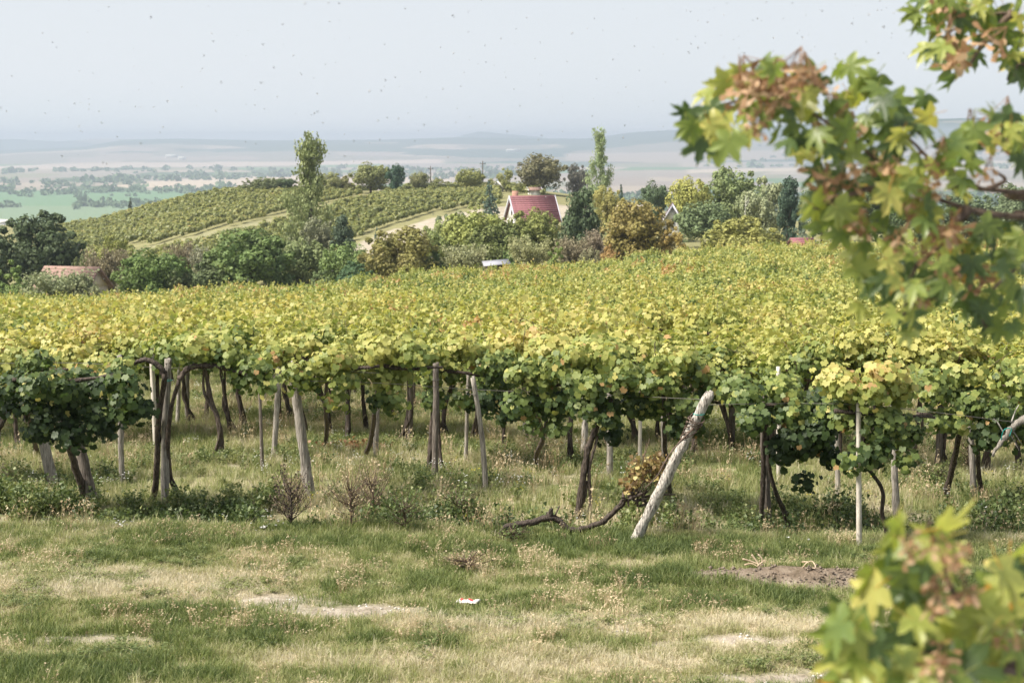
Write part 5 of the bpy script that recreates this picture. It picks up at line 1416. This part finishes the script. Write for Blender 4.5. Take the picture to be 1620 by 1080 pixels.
sow('long_grass', 26000, 9.3, 16.2, 2, LONG, 6, lambda x, y, b, d: .45 + .3 * fbm(x, y, 2), 'longer green grass along the edge of the mown strip', -.05, want=lambda x, y: np.clip(near_edge(x, y), 0, 1) * .8)
sow('vineyard_grass', 110000, 15.3, 44, 3, LONG, 6, lambda x, y, b, d: .6 + .7 * fbm(x * 1.1 + 3, y * 1.1, 2), 'rough grass growing between the vine rows', .07, power=.8)
# weeds: leafy dark clumps, dry stalks, small bushes
def weed(seed, h, n, leaf=.022):
    rg = np.random.default_rng(seed); Cs = []; b = MB()
    for i in range(n):
        a = rg.uniform(0, 6.283); e = np.array([math.cos(a) * h * rg.uniform(.1, .7), math.sin(a) * h * rg.uniform(.1, .7), h * rg.uniform(.4, 1.1)])
        k = 9; t = rg.random((k, 1)) ** .7; Cs.append(e * t + rg.normal(size=(k, 3)) * .02)
        d = np.array([.0025, 0, 0]); b.add([-d, d, e * .98], [(0, 1, 2)], .3)
    C = np.vstack(Cs); V, F, T = cloud(C, rg.normal(size=C.shape) + [0, 0, .8], rg.uniform(.5, 1.2, len(C)) * leaf, np.clip(rg.normal(.45, .2, len(C)), 0, 1), TRIL, rg)
    b.add(V, F, T); return b
WEEDS = make_protos('weed', [weed(40 + i, .26, 15).mesh('weed', M['weed']) for i in range(5)])
def stalks(seed, n, h):
    rg = np.random.default_rng(seed); b = MB()
    for i in range(n):
        a = rg.uniform(0, 6.283); H = h * rg.uniform(.5, 1.15); l = H * rg.uniform(.05, .45); x, y = rg.normal(0, .04, 2)
        e = np.array([x + math.cos(a) * l, y + math.sin(a) * l, H]); m = np.array([x + math.cos(a) * l * .3, y + math.sin(a) * l * .3, H * .6]); d = np.array([math.sin(a), math.cos(a), 0]) * .0022
        p = np.array([x, y, 0])
        b.add([p - d, p + d, m + d, m - d, e], [(0, 1, 2), (0, 2, 3), (3, 2, 4)], rg.uniform(.2, .9))
        for j in range(5):
            c = m + (e - m) * (.6 + .4 * rg.random()); q = rg.normal(size=3) * .011
            b.add([c, c + q, c + [q[1], q[2], .02]], [(0, 1, 2)], rg.uniform(.3, 1))
    return b
STALK = make_protos('stalk', [stalks(60 + i, 11, .36).mesh('stalk', M['straw']) for i in range(5)])
ditch = lambda x, y: np.clip(1.1 * np.exp(-((y - edge_y(x) - .75) / .5) ** 2) * np.clip(.95 - .10 * (x + 5), .25, 1), 0, 1)
sow('ditch_weeds', 9000, 15.2, 19, 4, WEEDS, 5, lambda x, y, b, d: .75 + .6 * fbm(x * 1.3, y * 1.3 + 9, 2), 'dark leafy weeds filling the ditch before the front row', want=lambda x, y: ditch(x, y) * (fbm(x * 1.2 + 7, y * 1.2, 3) > .42))
sow('meadow_weeds', 8000, 16.5, 34, 5, WEEDS, 5, lambda x, y, b, d: .45 + .5 * fbm(x, y + 19, 2), 'leafy weeds scattered between the vine rows', .15, want=lambda x, y: .9 * (fbm(x * .9 + 17, y * .9, 3) > .55))
sow('lawn_weeds', 5000, 9.3, 15.6, 6, WEEDS, 5, lambda x, y, b, d: .16 + .12 * fbm(x, y + 19, 2), 'low leafy weeds in the mown strip', .1, want=lambda x, y: 1.0 * (fbm(x * 1.6 + 27, y * 1.6, 3) > .58))
sow('dry_stalks', 8000, 15.2, 36, 7, STALK, 5, lambda x, y, b, d: .55 + .6 * fbm(x * 2, y + 29, 2), 'dry straw coloured grass stalks among the vines', want=lambda x, y: np.clip(.6 * (fbm(x * .8 + 37, y * .8, 3) > .53) + .8 * np.exp(-((y - edge_y(x) - .25) / .22) ** 2) * (fbm(x * 1.8, y * .1, 2) > .42), 0, 1))
sow('dry_tussocks', 2600, 9.5, 15.6, 8, STALK, 5, lambda x, y, b, d: .22 + .25 * fbm(x * 2, y + 29, 2), 'dry straw tussocks in the mown strip', want=lambda x, y: .9 * (fbm(x * 1.2 + 47, y * 1.2, 3) > .56))
# wild flowers: white umbels, a few yellow
def flower(seed, mat):
    rg = np.random.default_rng(seed); b = MB()
    for i in range(9):
        c = np.array([*rg.normal(0, .045, 2), rg.uniform(.22, .34)])
        b.add([(c[0], c[1], 0), (c[0] + .002, c[1], 0), c], [(0, 1, 2)], .5, 1)
        for j in range(3):
            a = rg.uniform(0, 6.28); r = rg.uniform(.006, .013)
            b.add([c + [r * math.cos(a + q), r * math.sin(a + q), .004] for q in (0, 2.1, 4.2)], [(0, 1, 2)], .5, 0)
    return b.mesh('wild_flower', [mat, M['weed']])
WF = make_protos('wild_flower', [flower(80 + i, M['petal']) for i in range(3)])
YF = make_protos('yellow_flower', [flower(90 + i, M['yellow_petal']) for i in range(2)])
sow('white_flowers', 2600, 15.6, 34, 9, WF, 3, lambda x, y, b, d: .7 + .4 * fbm(x, y, 2), 'tiny white wild flowers between the vine rows', want=lambda x, y: .55 * (fbm(x * .9 + 57, y * .9, 3) > .5))
sow('yellow_flowers', 160, 15, 26, 10, YF, 2, lambda x, y, b, d: .8 + 0 * x, 'few yellow wild flowers near the vines', want=lambda x, y: .5 + 0 * x)
# straw litter on the mown strip
def litter(seed):
    rg = np.random.default_rng(seed); b = MB()
    for i in range(14):
        a = rg.uniform(0, 6.28); L = rg.uniform(.03, .10); c = np.array([*rg.normal(0, .06, 2), rg.uniform(.004, .025)]); d = np.array([math.cos(a) * L, math.sin(a) * L, rg.uniform(-.005, .02)]); w = np.array([-d[1], d[0], 0]) / L * .0018
        b.add([c - w, c + w, c + d], [(0, 1, 2)], rg.uniform(.2, 1))
    return b.mesh('straw_litter', M['straw'])
LT = make_protos('straw_litter', [litter(i) for i in range(4)])
sow('straw_litter', 9000, 9.3, 16, 11, LT, 4, lambda x, y, b, d: 1 + 0 * x, 'loose cut straw lying on the mown strip', want=lambda x, y: np.clip(.25 + cover(x, y)[1] * .9, 0, 1))
# small stones and clods on the bare patches
def clod(seed, mat, r=.02):
    rg = np.random.default_rng(seed); b = MB()
    for i in range(5):
        c = np.array([*rg.normal(0, .05, 2), .004]); rr = r * rg.uniform(.35, 1); d = np.array([(1, 0, 0), (-.9, .2, 0), (0, 1, .1), (.1, -1, 0), (0, 0, .7), (0, 0, -.6)]) * (1 + rg.normal(0, .25, (6, 3)))
        b.add(c + d * rr, [(0, 2, 4), (2, 1, 4), (1, 3, 4), (3, 0, 4), (2, 0, 5), (1, 2, 5), (3, 1, 5), (0, 3, 5)])
    return b.mesh('stone', mat)
ST = make_protos('stone_chip', [clod(i, M['stone'], .016) for i in range(3)] + [clod(9 + i, M['soil'], .022) for i in range(3)])
x, y, rg = field(60000, 9.3, 16, 12); bb, dd = cover(x, y); m = rg.random(len(x)) < np.clip(bb - .35, 0, 1) * (.07 + .28 * (np.exp(-(((x - MOUND[0]) / 1.2) ** 2 + ((y - MOUND[1]) / .5) ** 2)) > .3)); x, y = x[m], y[m]
nearmound = np.exp(-(((x - MOUND[0]) / 1.2) ** 2 + ((y - MOUND[1]) / .5) ** 2)) > .3
o = scatter('stone_chips', np.c_[x, y, terrain(x, y)], np.c_[0 * x, 0 * x, rg.uniform(0, 6, len(x))], np.repeat(rg.uniform(.5, 1.4, len(x))[:, None], 3, 1), 0 * x, np.where(nearmound, 3, 0) + rg.integers(0, 3, len(x)), ST)
tag(o, 'pale stone chips and clods on the bare patches')


# ------------------------------------------------------------------ small single things on the ground
def dry_bush(px, py, h, w, label, n=70, seed=1, leaves=260, name='dead_shrub', mat=None, lm=None, ls=.016):
    p = hit(px, py); t = empty(name, p, label, 'shrub'); rg = np.random.default_rng(seed)
    MB().tube([(0, 0, -.05), (.01, 0, h * .3), (-.01, 0, h * .6)], [.014, .010, .006], seg=6, n=8, rough=.1).build('stem', mat or M['bark'], t, smooth=True)
    b = MB(); tips = []
    for i in range(n):
        a = rg.uniform(0, 6.283); h0 = rg.uniform(.1, .6) * h; L = rg.uniform(.3, 1) * w
        e = np.array([math.cos(a) * L, math.sin(a) * L, h0 + rg.uniform(.15, .5) * h]); m = np.array([math.cos(a) * L * .5, math.sin(a) * L * .5, h0 + (e[2] - h0) * .35])
        b.tube([(0, 0, h0), m, e], [.005, .003, .0015], seg=3, n=5, cap=False); tips += [m + (e - m) * q for q in rg.random(4)]
    b.build('twig', mat or M['bark'], t)
    if leaves:
        C = np.array(tips)[rg.integers(0, len(tips), leaves)] + rg.normal(size=(leaves, 3)) * .02
        V, F, T = cloud(C, rg.normal(size=C.shape), rg.uniform(.6, 1.2, leaves) * ls, rg.uniform(0, 1, leaves), TRIL, rg)
        f = link('leaves', mesh_np('leaves', V, F, lm or M['straw'], {'tint': T}), t); f['kind'] = 'stuff'
    return t
dry_bush(461, 842, .82, .30, 'dark dead shrub standing alone left of the stout leaning post', 80, 3, 380, lm=M['cane'])
dry_bush(555, 838, .75, .35, 'thin dry brown weed bush right of the dead shrub', 70, 4, 300, name='dry_weed', mat=M['cane'], ls=.012)
dry_bush(590, 835, .85, .32, 'thin dry brown weed bush, the taller right one of the pair', 70, 5, 320, name='dry_weed', mat=M['cane'], ls=.012)
dry_bush(640, 845, .5, .35, 'low brownish weed bush before the centre vines', 60, 6, 300, name='dry_weed', mat=M['cane'], lm=M['weed'], ls=.016)
dry_bush(728, 835, .5, .40, 'low olive weed bush left of the fallen vine arm', 70, 7, 500, name='weed_bush', mat=M['cane'], lm=M['weed'], ls=.018)
dry_bush(810, 862, .25, .25, 'flat green weed at the foot of the fallen vine arm', 40, 8, 200, name='weed_bush', mat=M['cane'], lm=M['weed'], ls=.018)
dry_bush(1530, 745, .6, .25, 'reddish dry weed before the far right trunk', 60, 9, 300, name='dry_weed', mat=M['cane'], ls=.012)
dry_bush(738, 905, .22, .3, 'brown low weed in the mown strip at the centre', 60, 10, 240, name='dry_weed', mat=M['cane'], ls=.014)
dry_bush(1480, 770, .35, .35, 'yellow green flowering weed clump right of the grey post', 60, 12, 500, name='weed_bush', mat=M['cane'], lm=M['weed'], ls=.016)

def twig_pile(px, py, label, paths, seed=0, r=.009):
    p = hit(px, py); t = empty('vine_pruning', p, label, 'twigs'); rg = np.random.default_rng(seed); b = MB()
    for P in paths:
        P = [np.array(at(a, c, p.y)) - np.array(p) for a, c in P]
        for q in P: q[1] += rg.normal(0, .03); q[2] = max(q[2], .0)
        b.tube(P, [r, r * .8, r * .5], seg=6, n=16, rough=.1, seed=seed)
    b.build('twig', M['straw_solid'], t, smooth=True)
M['straw_solid'] = solid('bleached_twig', (.40, .30, .20), (.62, .50, .38), scale=8)
twig_pile(1195, 898, 'bleached dry root with forked twigs on the earth heap', [[(1175, 884), (1190, 889), (1200, 893), (1203, 902)], [(1190, 878), (1196, 886), (1202, 896)], [(1200, 877), (1206, 885), (1203, 898)], [(1178, 893), (1190, 892), (1202, 899)], [(1203, 902), (1199, 893), (1212, 886)]], 1)
twig_pile(1282, 902, 'curled dry pruning standing on the earth heap', [[(1270, 898), (1276, 889), (1285, 887), (1288, 894), (1283, 902)], [(1270, 890), (1278, 888), (1288, 896)]], 2, .007)
twig_pile(1490, 900, 'dry reddish prunings behind the lower maple leaves', [[(1475, 905), (1480, 886), (1490, 884), (1498, 900)], [(1470, 898), (1485, 893), (1505, 902)], [(1480, 900), (1478, 880), (1482, 872)]], 3, .007)
twig_pile(1130, 970, 'flat straw coloured twigs lying in the mown strip', [[(1075, 962), (1100, 968), (1115, 960)], [(1090, 972), (1115, 970), (1140, 966)], [(1100, 960), (1118, 972)]], 4, .005)
# crumpled packet in the grass
p = hit(741, 959); t = empty('paper_packet', (p.x, p.y, p.z + .03), 'crumpled white packet with red print lying in the mown strip', 'packet', rz=R(-22))
rg = np.random.default_rng(5); nx, ny = 9, 5; V, F = [], []
for s_ in (0, 1):
    for j in range(ny):
        for i in range(nx):
            xx, yy = (i / (nx - 1) - .5) * .21, (j / (ny - 1) - .5) * .10
            V.append((xx, yy, (.014 if s_ else 0) * (1 - abs(2 * j / (ny - 1) - 1) ** 3) + .010 * math.sin(i * 1.9) * (j % 2) + rg.normal(0, .003) + .02 * (i / nx)))
o_ = nx * ny
for j in range(ny - 1):
    for i in range(nx - 1):
        a = j * nx + i; F += [(a, a + nx, a + nx + 1), (a, a + nx + 1, a + 1), (a + o_, a + 1 + o_, a + nx + 1 + o_), (a + o_, a + nx + 1 + o_, a + nx + o_)]
rim = [i for i in range(nx)] + [j * nx + nx - 1 for j in range(1, ny)] + [(ny - 1) * nx + i for i in range(nx - 2, -1, -1)] + [j * nx for j in range(ny - 2, 0, -1)]
for a, b in zip(rim, rim[1:] + rim[:1]): F += [(a, b, b + o_), (a, b + o_, a + o_)]
MB().add(V, F).build('wrapper', M['paper'], t)
Vr = [(v[0], v[1], v[2] + .002) for v in V[o_:]]
Fr = []
for i in range(1, 6):
    if i % 2 or i > 3:
        for j in (1, 2):
            a = j * nx + i; Fr += [(a, a + 1, a + nx + 1), (a, a + nx + 1, a + nx)]
MB().add(Vr, Fr).build('red_mark', M['redprint'], t)
# white litter: mushrooms-like white blossoms and scraps at the lawn edge
def white_plant(px, py, n, label, w=.16, h=.16, seed=0, size=.018):
    p = hit(px, py); t = empty('flowering_weed', p, label, 'flowers'); rg = np.random.default_rng(seed)
    hb = MB(); sb = MB()
    for i in range(n):
        c = np.array([rg.normal(0, w), rg.normal(0, .08), h * rg.uniform(.3, 1.1)])
        hb.add(c + sphere_pts(12, rg) * size * rg.uniform(.6, 1.2) * [1, 1, .5], [(a, b, c_) for a, b, c_ in rg.integers(0, 12, (16, 3))])
        sb.tube([(c[0] * .6, c[1], -.01), c], .002, seg=3, n=3, cap=False)
    hb.build('blossom', M['petal'], t); sb.build('stem', M['cane'], t)
white_plant(195, 842, 9, 'white blossoms at the lawn edge below the knotty grey post', .07, .14, 1)
white_plant(425, 846, 16, 'dense white blossoms at the lawn edge left of the dead shrub', .10, .12, 2, .02)
white_plant(1252, 862, 5, 'few white blossoms near the foot of the dark post', .07, .12, 3, .014)
white_plant(492, 734, 2, 'single white scrap beside the stout leaning post', .02, .08, 4, .03)
# reddish heap of dead leaves behind the front row
p = hit(556, 712); t = rng.normal(size=1)
rg = np.random.default_rng(6); C = rg.normal(size=(420, 3)) * [.30, .16, .05]; C[:, 2] = np.abs(C[:, 2]) + .02
V, F, T = cloud(C, rg.normal(size=C.shape) + [0, -.4, .8], rg.uniform(.02, .045, 420), rg.uniform(0, .6, 420), HEXL, rg)
o = link('dead_leaf_heap', mesh_np('dead_leaf_heap', V, F, M['maple_brown'], {'tint': T}), loc=p); tag(o, 'rusty brown heap of dead leaves behind the front row', 'leaf heap', kind='stuff')


# ------------------------------------------------------------------ the maple whose branches reach in from the right
mp = empty('maple_tree', (3.9, 4.6, gz(3.9, 4.6)), 'maple reaching in from the right with blurred yellow green leaves and brown seed wings', 'tree')
m0 = np.array(mp.location); MR = np.random.default_rng(42)
def W_(px, py, D): return np.array(at(px, py, D)) - m0
MB().tube([(0, 0, -.2), (.05, 0, 1.2), (-.05, .1, 2.6), (.0, .1, 4.2)], [.17, .13, .10, .06], seg=14, n=24, rough=.05).build('trunk', M['trunk'], mp, smooth=True)
T2 = np.array([-.05, .1, 2.4]); T1 = np.array([.02, .05, 1.3]); T3 = np.array([0, .1, 3.9])
def branch(P, r): return MB().tube(P, r, seg=8, n=8 * len(P), rough=.06, seed=int(abs(P[-1][0]) * 100), wob=.004).build('branch', M['cane'], mp, smooth=True)
MAIN = [
 [T2, W_(1720, 345, 4.1), W_(1620, 342, 4.0), W_(1530, 330, 3.9), W_(1440, 290, 3.9), W_(1330, 210, 3.85), W_(1220, 150, 3.85), W_(1120, 170, 3.8)],
 [T2, W_(1700, 320, 4.2), W_(1620, 305, 4.1), W_(1540, 296, 4.05), W_(1470, 250, 4.0), W_(1400, 180, 4.0), W_(1370, 130, 4.0)],
 [W_(1530, 330, 3.9), W_(1490, 380, 3.85), W_(1440, 440, 3.8), W_(1430, 510, 3.8)],
 [W_(1440, 290, 3.9), W_(1370, 300, 3.8), W_(1310, 320, 3.75), W_(1285, 330, 3.7)],
 [T2, W_(1680, 420, 4.1), W_(1600, 430, 4.0), W_(1560, 480, 3.95), W_(1560, 520, 3.95)],
 [T2, W_(1700, 250, 4.3), W_(1620, 200, 4.25), W_(1580, 200, 4.2)],
]
TOPB = [[T3, W_(1720, 30, 4.5), W_(1600, 20, 4.4), W_(1520, 40, 4.35), W_(1480, 70, 4.3)], [T3, W_(1700, 90, 4.5), W_(1620, 100, 4.4), W_(1600, 130, 4.4)], [W_(1600, 20, 4.4), W_(1540, 90, 4.35), W_(1520, 120, 4.35)]]
LOWB = [[T1, W_(1780, 1120, 2.9), W_(1620, 1060, 2.75), W_(1520, 960, 2.7), W_(1480, 870, 2.65), W_(1470, 820, 2.6)], [W_(1620, 1060, 2.75), W_(1450, 1030, 2.65), W_(1350, 1010, 2.6)],
        [T1, W_(1780, 1000, 2.9), W_(1640, 960, 2.85), W_(1600, 890, 2.8)]]
for P in MAIN: branch(P, [.018, .010, .006, .004, .003])
for P in TOPB: branch(P, [.014, .007, .004, .003])
for P in LOWB: branch(P, [.014, .008, .005, .003])
SK = {'main': np.vstack([smooth_path(P, 60) for P in MAIN]), 'top': np.vstack([smooth_path(P, 40) for P in TOPB]), 'low': np.vstack([smooth_path(P, 40) for P in LOWB])}
def mleaf(seed):
    rg = np.random.default_rng(seed); V, F = MAPLE_T; V = V.copy(); r = np.hypot(V[:, 0], V[:, 1])
    V[:, 2] += rg.normal(0, .10) * V[:, 0] + (-.25 + rg.normal(0, .15)) * r * r * rg.uniform(.3, 1) + .10 * np.sin(V[:, 0] * 3 + rg.uniform(0, 6)) * r
    V[:, 2] += .25 * rg.normal() * np.abs(V[:, 0])
    V *= 1 + rg.normal(0, .03, V.shape)
    b = MB().add(V, F, .32 + .12 * r + rg.normal(0, .03, len(V)) + (.75 * np.clip(r - .55, 0, 1) if seed % 6 == 0 else 0))
    b.tube([(0, .0, 0), (.03, -.35, .04), (.0, -.7, .12)], [.018, .016, .014], seg=4, n=5, cap=False, tint=.6)
    return b.mesh('leaf', M['maple'], True)
MLEAF = [mleaf(i) for i in range(14)]
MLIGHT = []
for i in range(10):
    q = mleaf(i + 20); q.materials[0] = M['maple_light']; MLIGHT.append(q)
PITCHV = Vector((0, -1, 0))
def put_leaf(px, py, D, s, face=.75, up=.35, me=None, droop=.5):
    c = W_(px, py, D)
    n_ = Vector((MR.normal(0, .6), -face, up + MR.normal(0, .5))).normalized()
    dn = Vector((MR.normal(0, .6), MR.normal(0, .3), -droop)); yv = (dn - n_ * dn.dot(n_)).normalized(); xv = yv.cross(n_)
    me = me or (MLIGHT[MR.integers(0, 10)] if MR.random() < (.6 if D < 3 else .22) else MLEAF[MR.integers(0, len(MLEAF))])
    o = link('leaf', me, mp, loc=c, scale=s)
    o.rotation_euler = Matrix((xv, yv, n_)).transposed().to_euler()
    return o
def fill(poly, n, D, dj, key, s0, s1, reach=1.0):
    """leaves spread through an outlined part of the crown"""
    poly = np.array(poly, float); lo, hi = poly.min(0), poly.max(0); got = 0; tries = 0; pts = []
    best_keep = []
    while got < n and tries < 60000:
        tries += 1
        q = MR.uniform(lo, hi)
        if not in_strip(np.array([q[0]]), np.array([q[1]]), [tuple(v) for v in poly])[0]: continue
        if pts and min((q[0] - a) ** 2 + (q[1] - b) ** 2 for a, b in pts[-400:]) < (MR.uniform(6, 26) * 4 / D) ** 2: continue
        pts.append(tuple(q)); got += 1
        put_leaf(q[0], q[1], D + MR.normal(0, dj), MR.uniform(s0, s1))
    return pts
A = fill([(1075, 205), (1085, 165), (1150, 105), (1215, 92), (1280, 105), (1330, 130), (1380, 130), (1430, 165), (1450, 180), (1480, 235), (1540, 200), (1600, 180), (1640, 170), (1640, 270), (1560, 265), (1520, 290), (1520, 360), (1560, 340), (1640, 350), (1640, 520), (1590, 525), (1545, 500), (1500, 450), (1450, 520), (1410, 500), (1400, 440), (1360, 460), (1340, 400), (1300, 330), (1265, 325), (1300, 300), (1260, 250), (1200, 200), (1130, 240), (1100, 240)], 225, 3.88, .16, 'main', .046, .074)
B_ = fill([(1440, 0), (1640, -20), (1640, 60), (1590, 75), (1540, 95), (1520, 130), (1480, 100), (1445, 40)], 42, 4.35, .12, 'top', .050, .075)
B2_ = fill([(1590, 90), (1640, 80), (1640, 145), (1600, 140)], 8, 4.4, .1, 'top', .045, .07)
C_ = fill([(1320, 985), (1320, 960), (1370, 1000), (1390, 880), (1420, 820), (1440, 860), (1480, 830), (1520, 880), (1500, 950), (1540, 985), (1580, 890), (1640, 850), (1640, 1110), (1330, 1110)], 80, 2.68, .12, 'low', .055, .080)
# leaves that make the outline, set one by one: px, py, D, size
for px, py, D, s in ((1110, 225, 3.8, .075), (1095, 185, 3.8, .06), (1150, 130, 3.8, .075), (1085, 175, 3.85, .045), (1345, 105, 3.95, .07), (1325, 110, 4, .05), (1385, 125, 3.95, .07), (1415, 160, 3.95, .075), (1460, 155, 3.9, .06), (1470, 185, 3.9, .07),
                     (1290, 325, 3.7, .085), (1300, 355, 3.7, .07), (1432, 500, 3.8, .07), (1440, 525, 3.8, .055), (1360, 480, 3.75, .06), (1575, 520, 3.95, .06), (1355, 425, 3.75, .075),
                     (1490, 835, 2.6, .085), (1345, 990, 2.6, .095), (1350, 1040, 2.6, .07), (1420, 850, 2.65, .08), (1600, 900, 2.8, .085), (1470, 870, 2.6, .06), (1520, 1060, 2.6, .09), (1380, 905, 2.65, .075),
                     (1510, 120, 4.3, .065), (1480, 75, 4.3, .06), (1455, 20, 4.35, .06)):
    put_leaf(px, py, D, s, face=.9, up=.1)
# the rest of the crown, beyond the edge of the view
cr = np.random.default_rng(31); C = []
for P in MAIN + TOPB + LOWB:
    q = smooth_path(P, 80); w = q + m0; px_ = 810 + FPX * w[:, 0] / w[:, 1]
    q = q[(px_ > 1700) | (w[:, 0] > 2.2)]
    if len(q): C.append(q[cr.integers(0, len(q), 130)] + cr.normal(size=(130, 3)) * .09)
for k_ in range(60):
    c = np.array([cr.normal(.2, .7), cr.normal(.3, .8), cr.uniform(1.6, 4.6)]); C.append(c + cr.normal(size=(26, 3)) * .22)
C = np.vstack(C); w = C + m0
ok = (810 + FPX * w[:, 0] / np.maximum(w[:, 1], .1) > 1720) & (w[:, 1] > .5); C = C[ok]
V, F, T = cloud(C, cr.normal(size=C.shape) + [0, -.5, .6], cr.uniform(.05, .08, len(C)), cr.uniform(.15, .75, len(C)), MAPLE_T, cr, down=.5)
f = link('foliage', mesh_np('foliage', V, F, M['maple'], {'tint': T}), mp); f['kind'] = 'stuff'
# hanging bunches of brown winged seeds
def seeds(seed):
    rg = np.random.default_rng(seed); b = MB()
    for i in range(9):
        c = rg.normal(size=3) * [.022, .022, .018]; a = rg.uniform(0, 6.28); d = np.array([math.cos(a), math.sin(a) * .6, -.5 + rg.normal(0, .3)]); d /= np.linalg.norm(d)
        for sgn in (-1, 1):
            e = np.array([d[0] * sgn, d[1] * sgn, d[2]]); w = np.cross(e, rg.normal(size=3)); w /= np.linalg.norm(w) + 1e-9; L = rg.uniform(.028, .042)
            b.add([c, c + e * L * .35 + w * .004, c + e * L * .8 + w * .012, c + e * L, c + e * L * .75 - w * .006, c + e * L * .3 - w * .004], [(0, 1, 2), (0, 2, 3), (0, 3, 4), (0, 4, 5)], rg.uniform(.1, .9))
        b.tube([c, c * .3 + np.array([0, 0, .04]), (0, 0, .06)], .0012, seg=3, n=4, cap=False, tint=.3)
    return b.mesh('seed_bunch', M['maple_brown'])
SB = [seeds(i) for i in range(6)]
for px, py, D in ((1190, 118, 3.7), (1222, 118, 3.7), (1250, 108, 3.7), (1272, 118, 3.7), (1175, 140, 3.7), (1195, 205, 3.7), (1150, 205, 3.7), (1240, 140, 3.7), (1160, 215, 3.75), (1185, 125, 3.78), (1215, 110, 3.78), (1245, 115, 3.78), (1265, 105, 3.8), (1230, 135, 3.78), (1200, 145, 3.78), (1330, 200, 3.8), (1345, 215, 3.8), (1305, 300, 3.7), (1325, 305, 3.7), (1300, 145, 3.8), (1485, 255, 3.8),
                  (1460, 300, 3.8), (1370, 360, 3.7), (1440, 310, 3.75), (1510, 370, 3.8), (1525, 350, 3.8), (1480, 400, 3.75), (1500, 425, 3.75), (1560, 270, 3.9), (1580, 265, 3.9), (1545, 200, 4.0), (1600, 190, 4.0), (1590, 210, 4), (1540, 430, 3.8), (1450, 470, 3.75),
                  (1500, 50, 4.2), (1560, 55, 4.2), (1520, 90, 4.2), (1490, 8, 4.3), (1590, 5, 4.3), (1500, 885, 2.5), (1520, 880, 2.5), (1485, 875, 2.5), (1450, 945, 2.5), (1470, 930, 2.5), (1500, 950, 2.5), (1530, 940, 2.5), (1440, 870, 2.5), (1500, 1040, 2.5), (1480, 1050, 2.5), (1600, 1010, 2.6), (1210, 165, 3.75), (1270, 190, 3.75), (1390, 250, 3.75), (1350, 260, 3.75), (1420, 380, 3.72)):
    for q in range(1):
        if MR.random() < .12: continue
        o = link('seed_bunch', SB[MR.integers(0, 6)], mp, loc=W_(px + MR.normal(0, 6), py + MR.normal(0, 5), D + MR.normal(0, .03)), rot=(MR.normal(0, .4), MR.normal(0, .4), MR.uniform(0, 6.28)), scale=MR.uniform(.8, 1.2) * D / 3.9)
# bare twigs at the right edge
for P in ([W_(1620, 305, 4.05), W_(1560, 300, 4.0), W_(1530, 290, 4.0), W_(1500, 300, 4)], [W_(1640, 345, 4.0), W_(1580, 338, 3.95), W_(1540, 330, 3.95)], [W_(1560, 300, 4.0), W_(1590, 285, 4), W_(1570, 268, 4)]):
    MB().tube(P, [.008, .006, .003], seg=6, n=16, rough=.05).build('twig', M['cane'], mp, smooth=True)


# ------------------------------------------------------------------ insects swarming in the air
def insect_mesh(seed):
    rg = np.random.default_rng(seed); b = MB()
    o8 = np.array([(1, 0, 0), (-1, 0, 0), (0, 1, 0), (0, -1, 0), (0, 0, 1), (0, 0, -1)], float)
    f8 = [(0, 2, 4), (2, 1, 4), (1, 3, 4), (3, 0, 4), (2, 0, 5), (1, 2, 5), (3, 1, 5), (0, 3, 5)]
    b.add(o8 * [.0030, .0011, .0011], f8); b.add(o8 * [.0012, .0012, .0012] + [.0034, 0, .0002], f8); b.add(o8 * [.0040, .0013, .0013] + [-.0052, 0, -.0006], f8)
    for s in (-1, 1): b.add([(0, 0, .001), (.0015, s * .006, .004), (-.003, s * .0075, .0045), (-.003, s * .002, .001)], [(0, 1, 2), (0, 2, 3)], .5, 1)
    return b.mesh('flying_insect', [M['insect'], M['wing']])
IM = [insect_mesh(i) for i in range(3)]
IR = np.random.default_rng(99)
for i in range(290):
    if i < 240: px, py = IR.uniform(0, 1440), IR.uniform(0, 1) ** .9 * 228; lab = 'tiny dark insect flying before the pale sky'
    else: px, py = IR.uniform(60, 1250), IR.uniform(235, 450); lab = 'tiny insect flying before the hills and trees'
    if i < 240 and px > 1080: py = IR.uniform(0, 95)
    D = IR.uniform(5.5, 13)
    o = link('flying_insect', IM[i % 3], loc=at(px, py, D), rot=(IR.normal(0, .5), R(-38) + IR.normal(0, .4), IR.normal(0, .8)), scale=float(IR.uniform(.6, 1.1)))
    tag(o, lab, 'insect', 'insects flying before the sky' if i < 240 else 'insects flying before the hills')
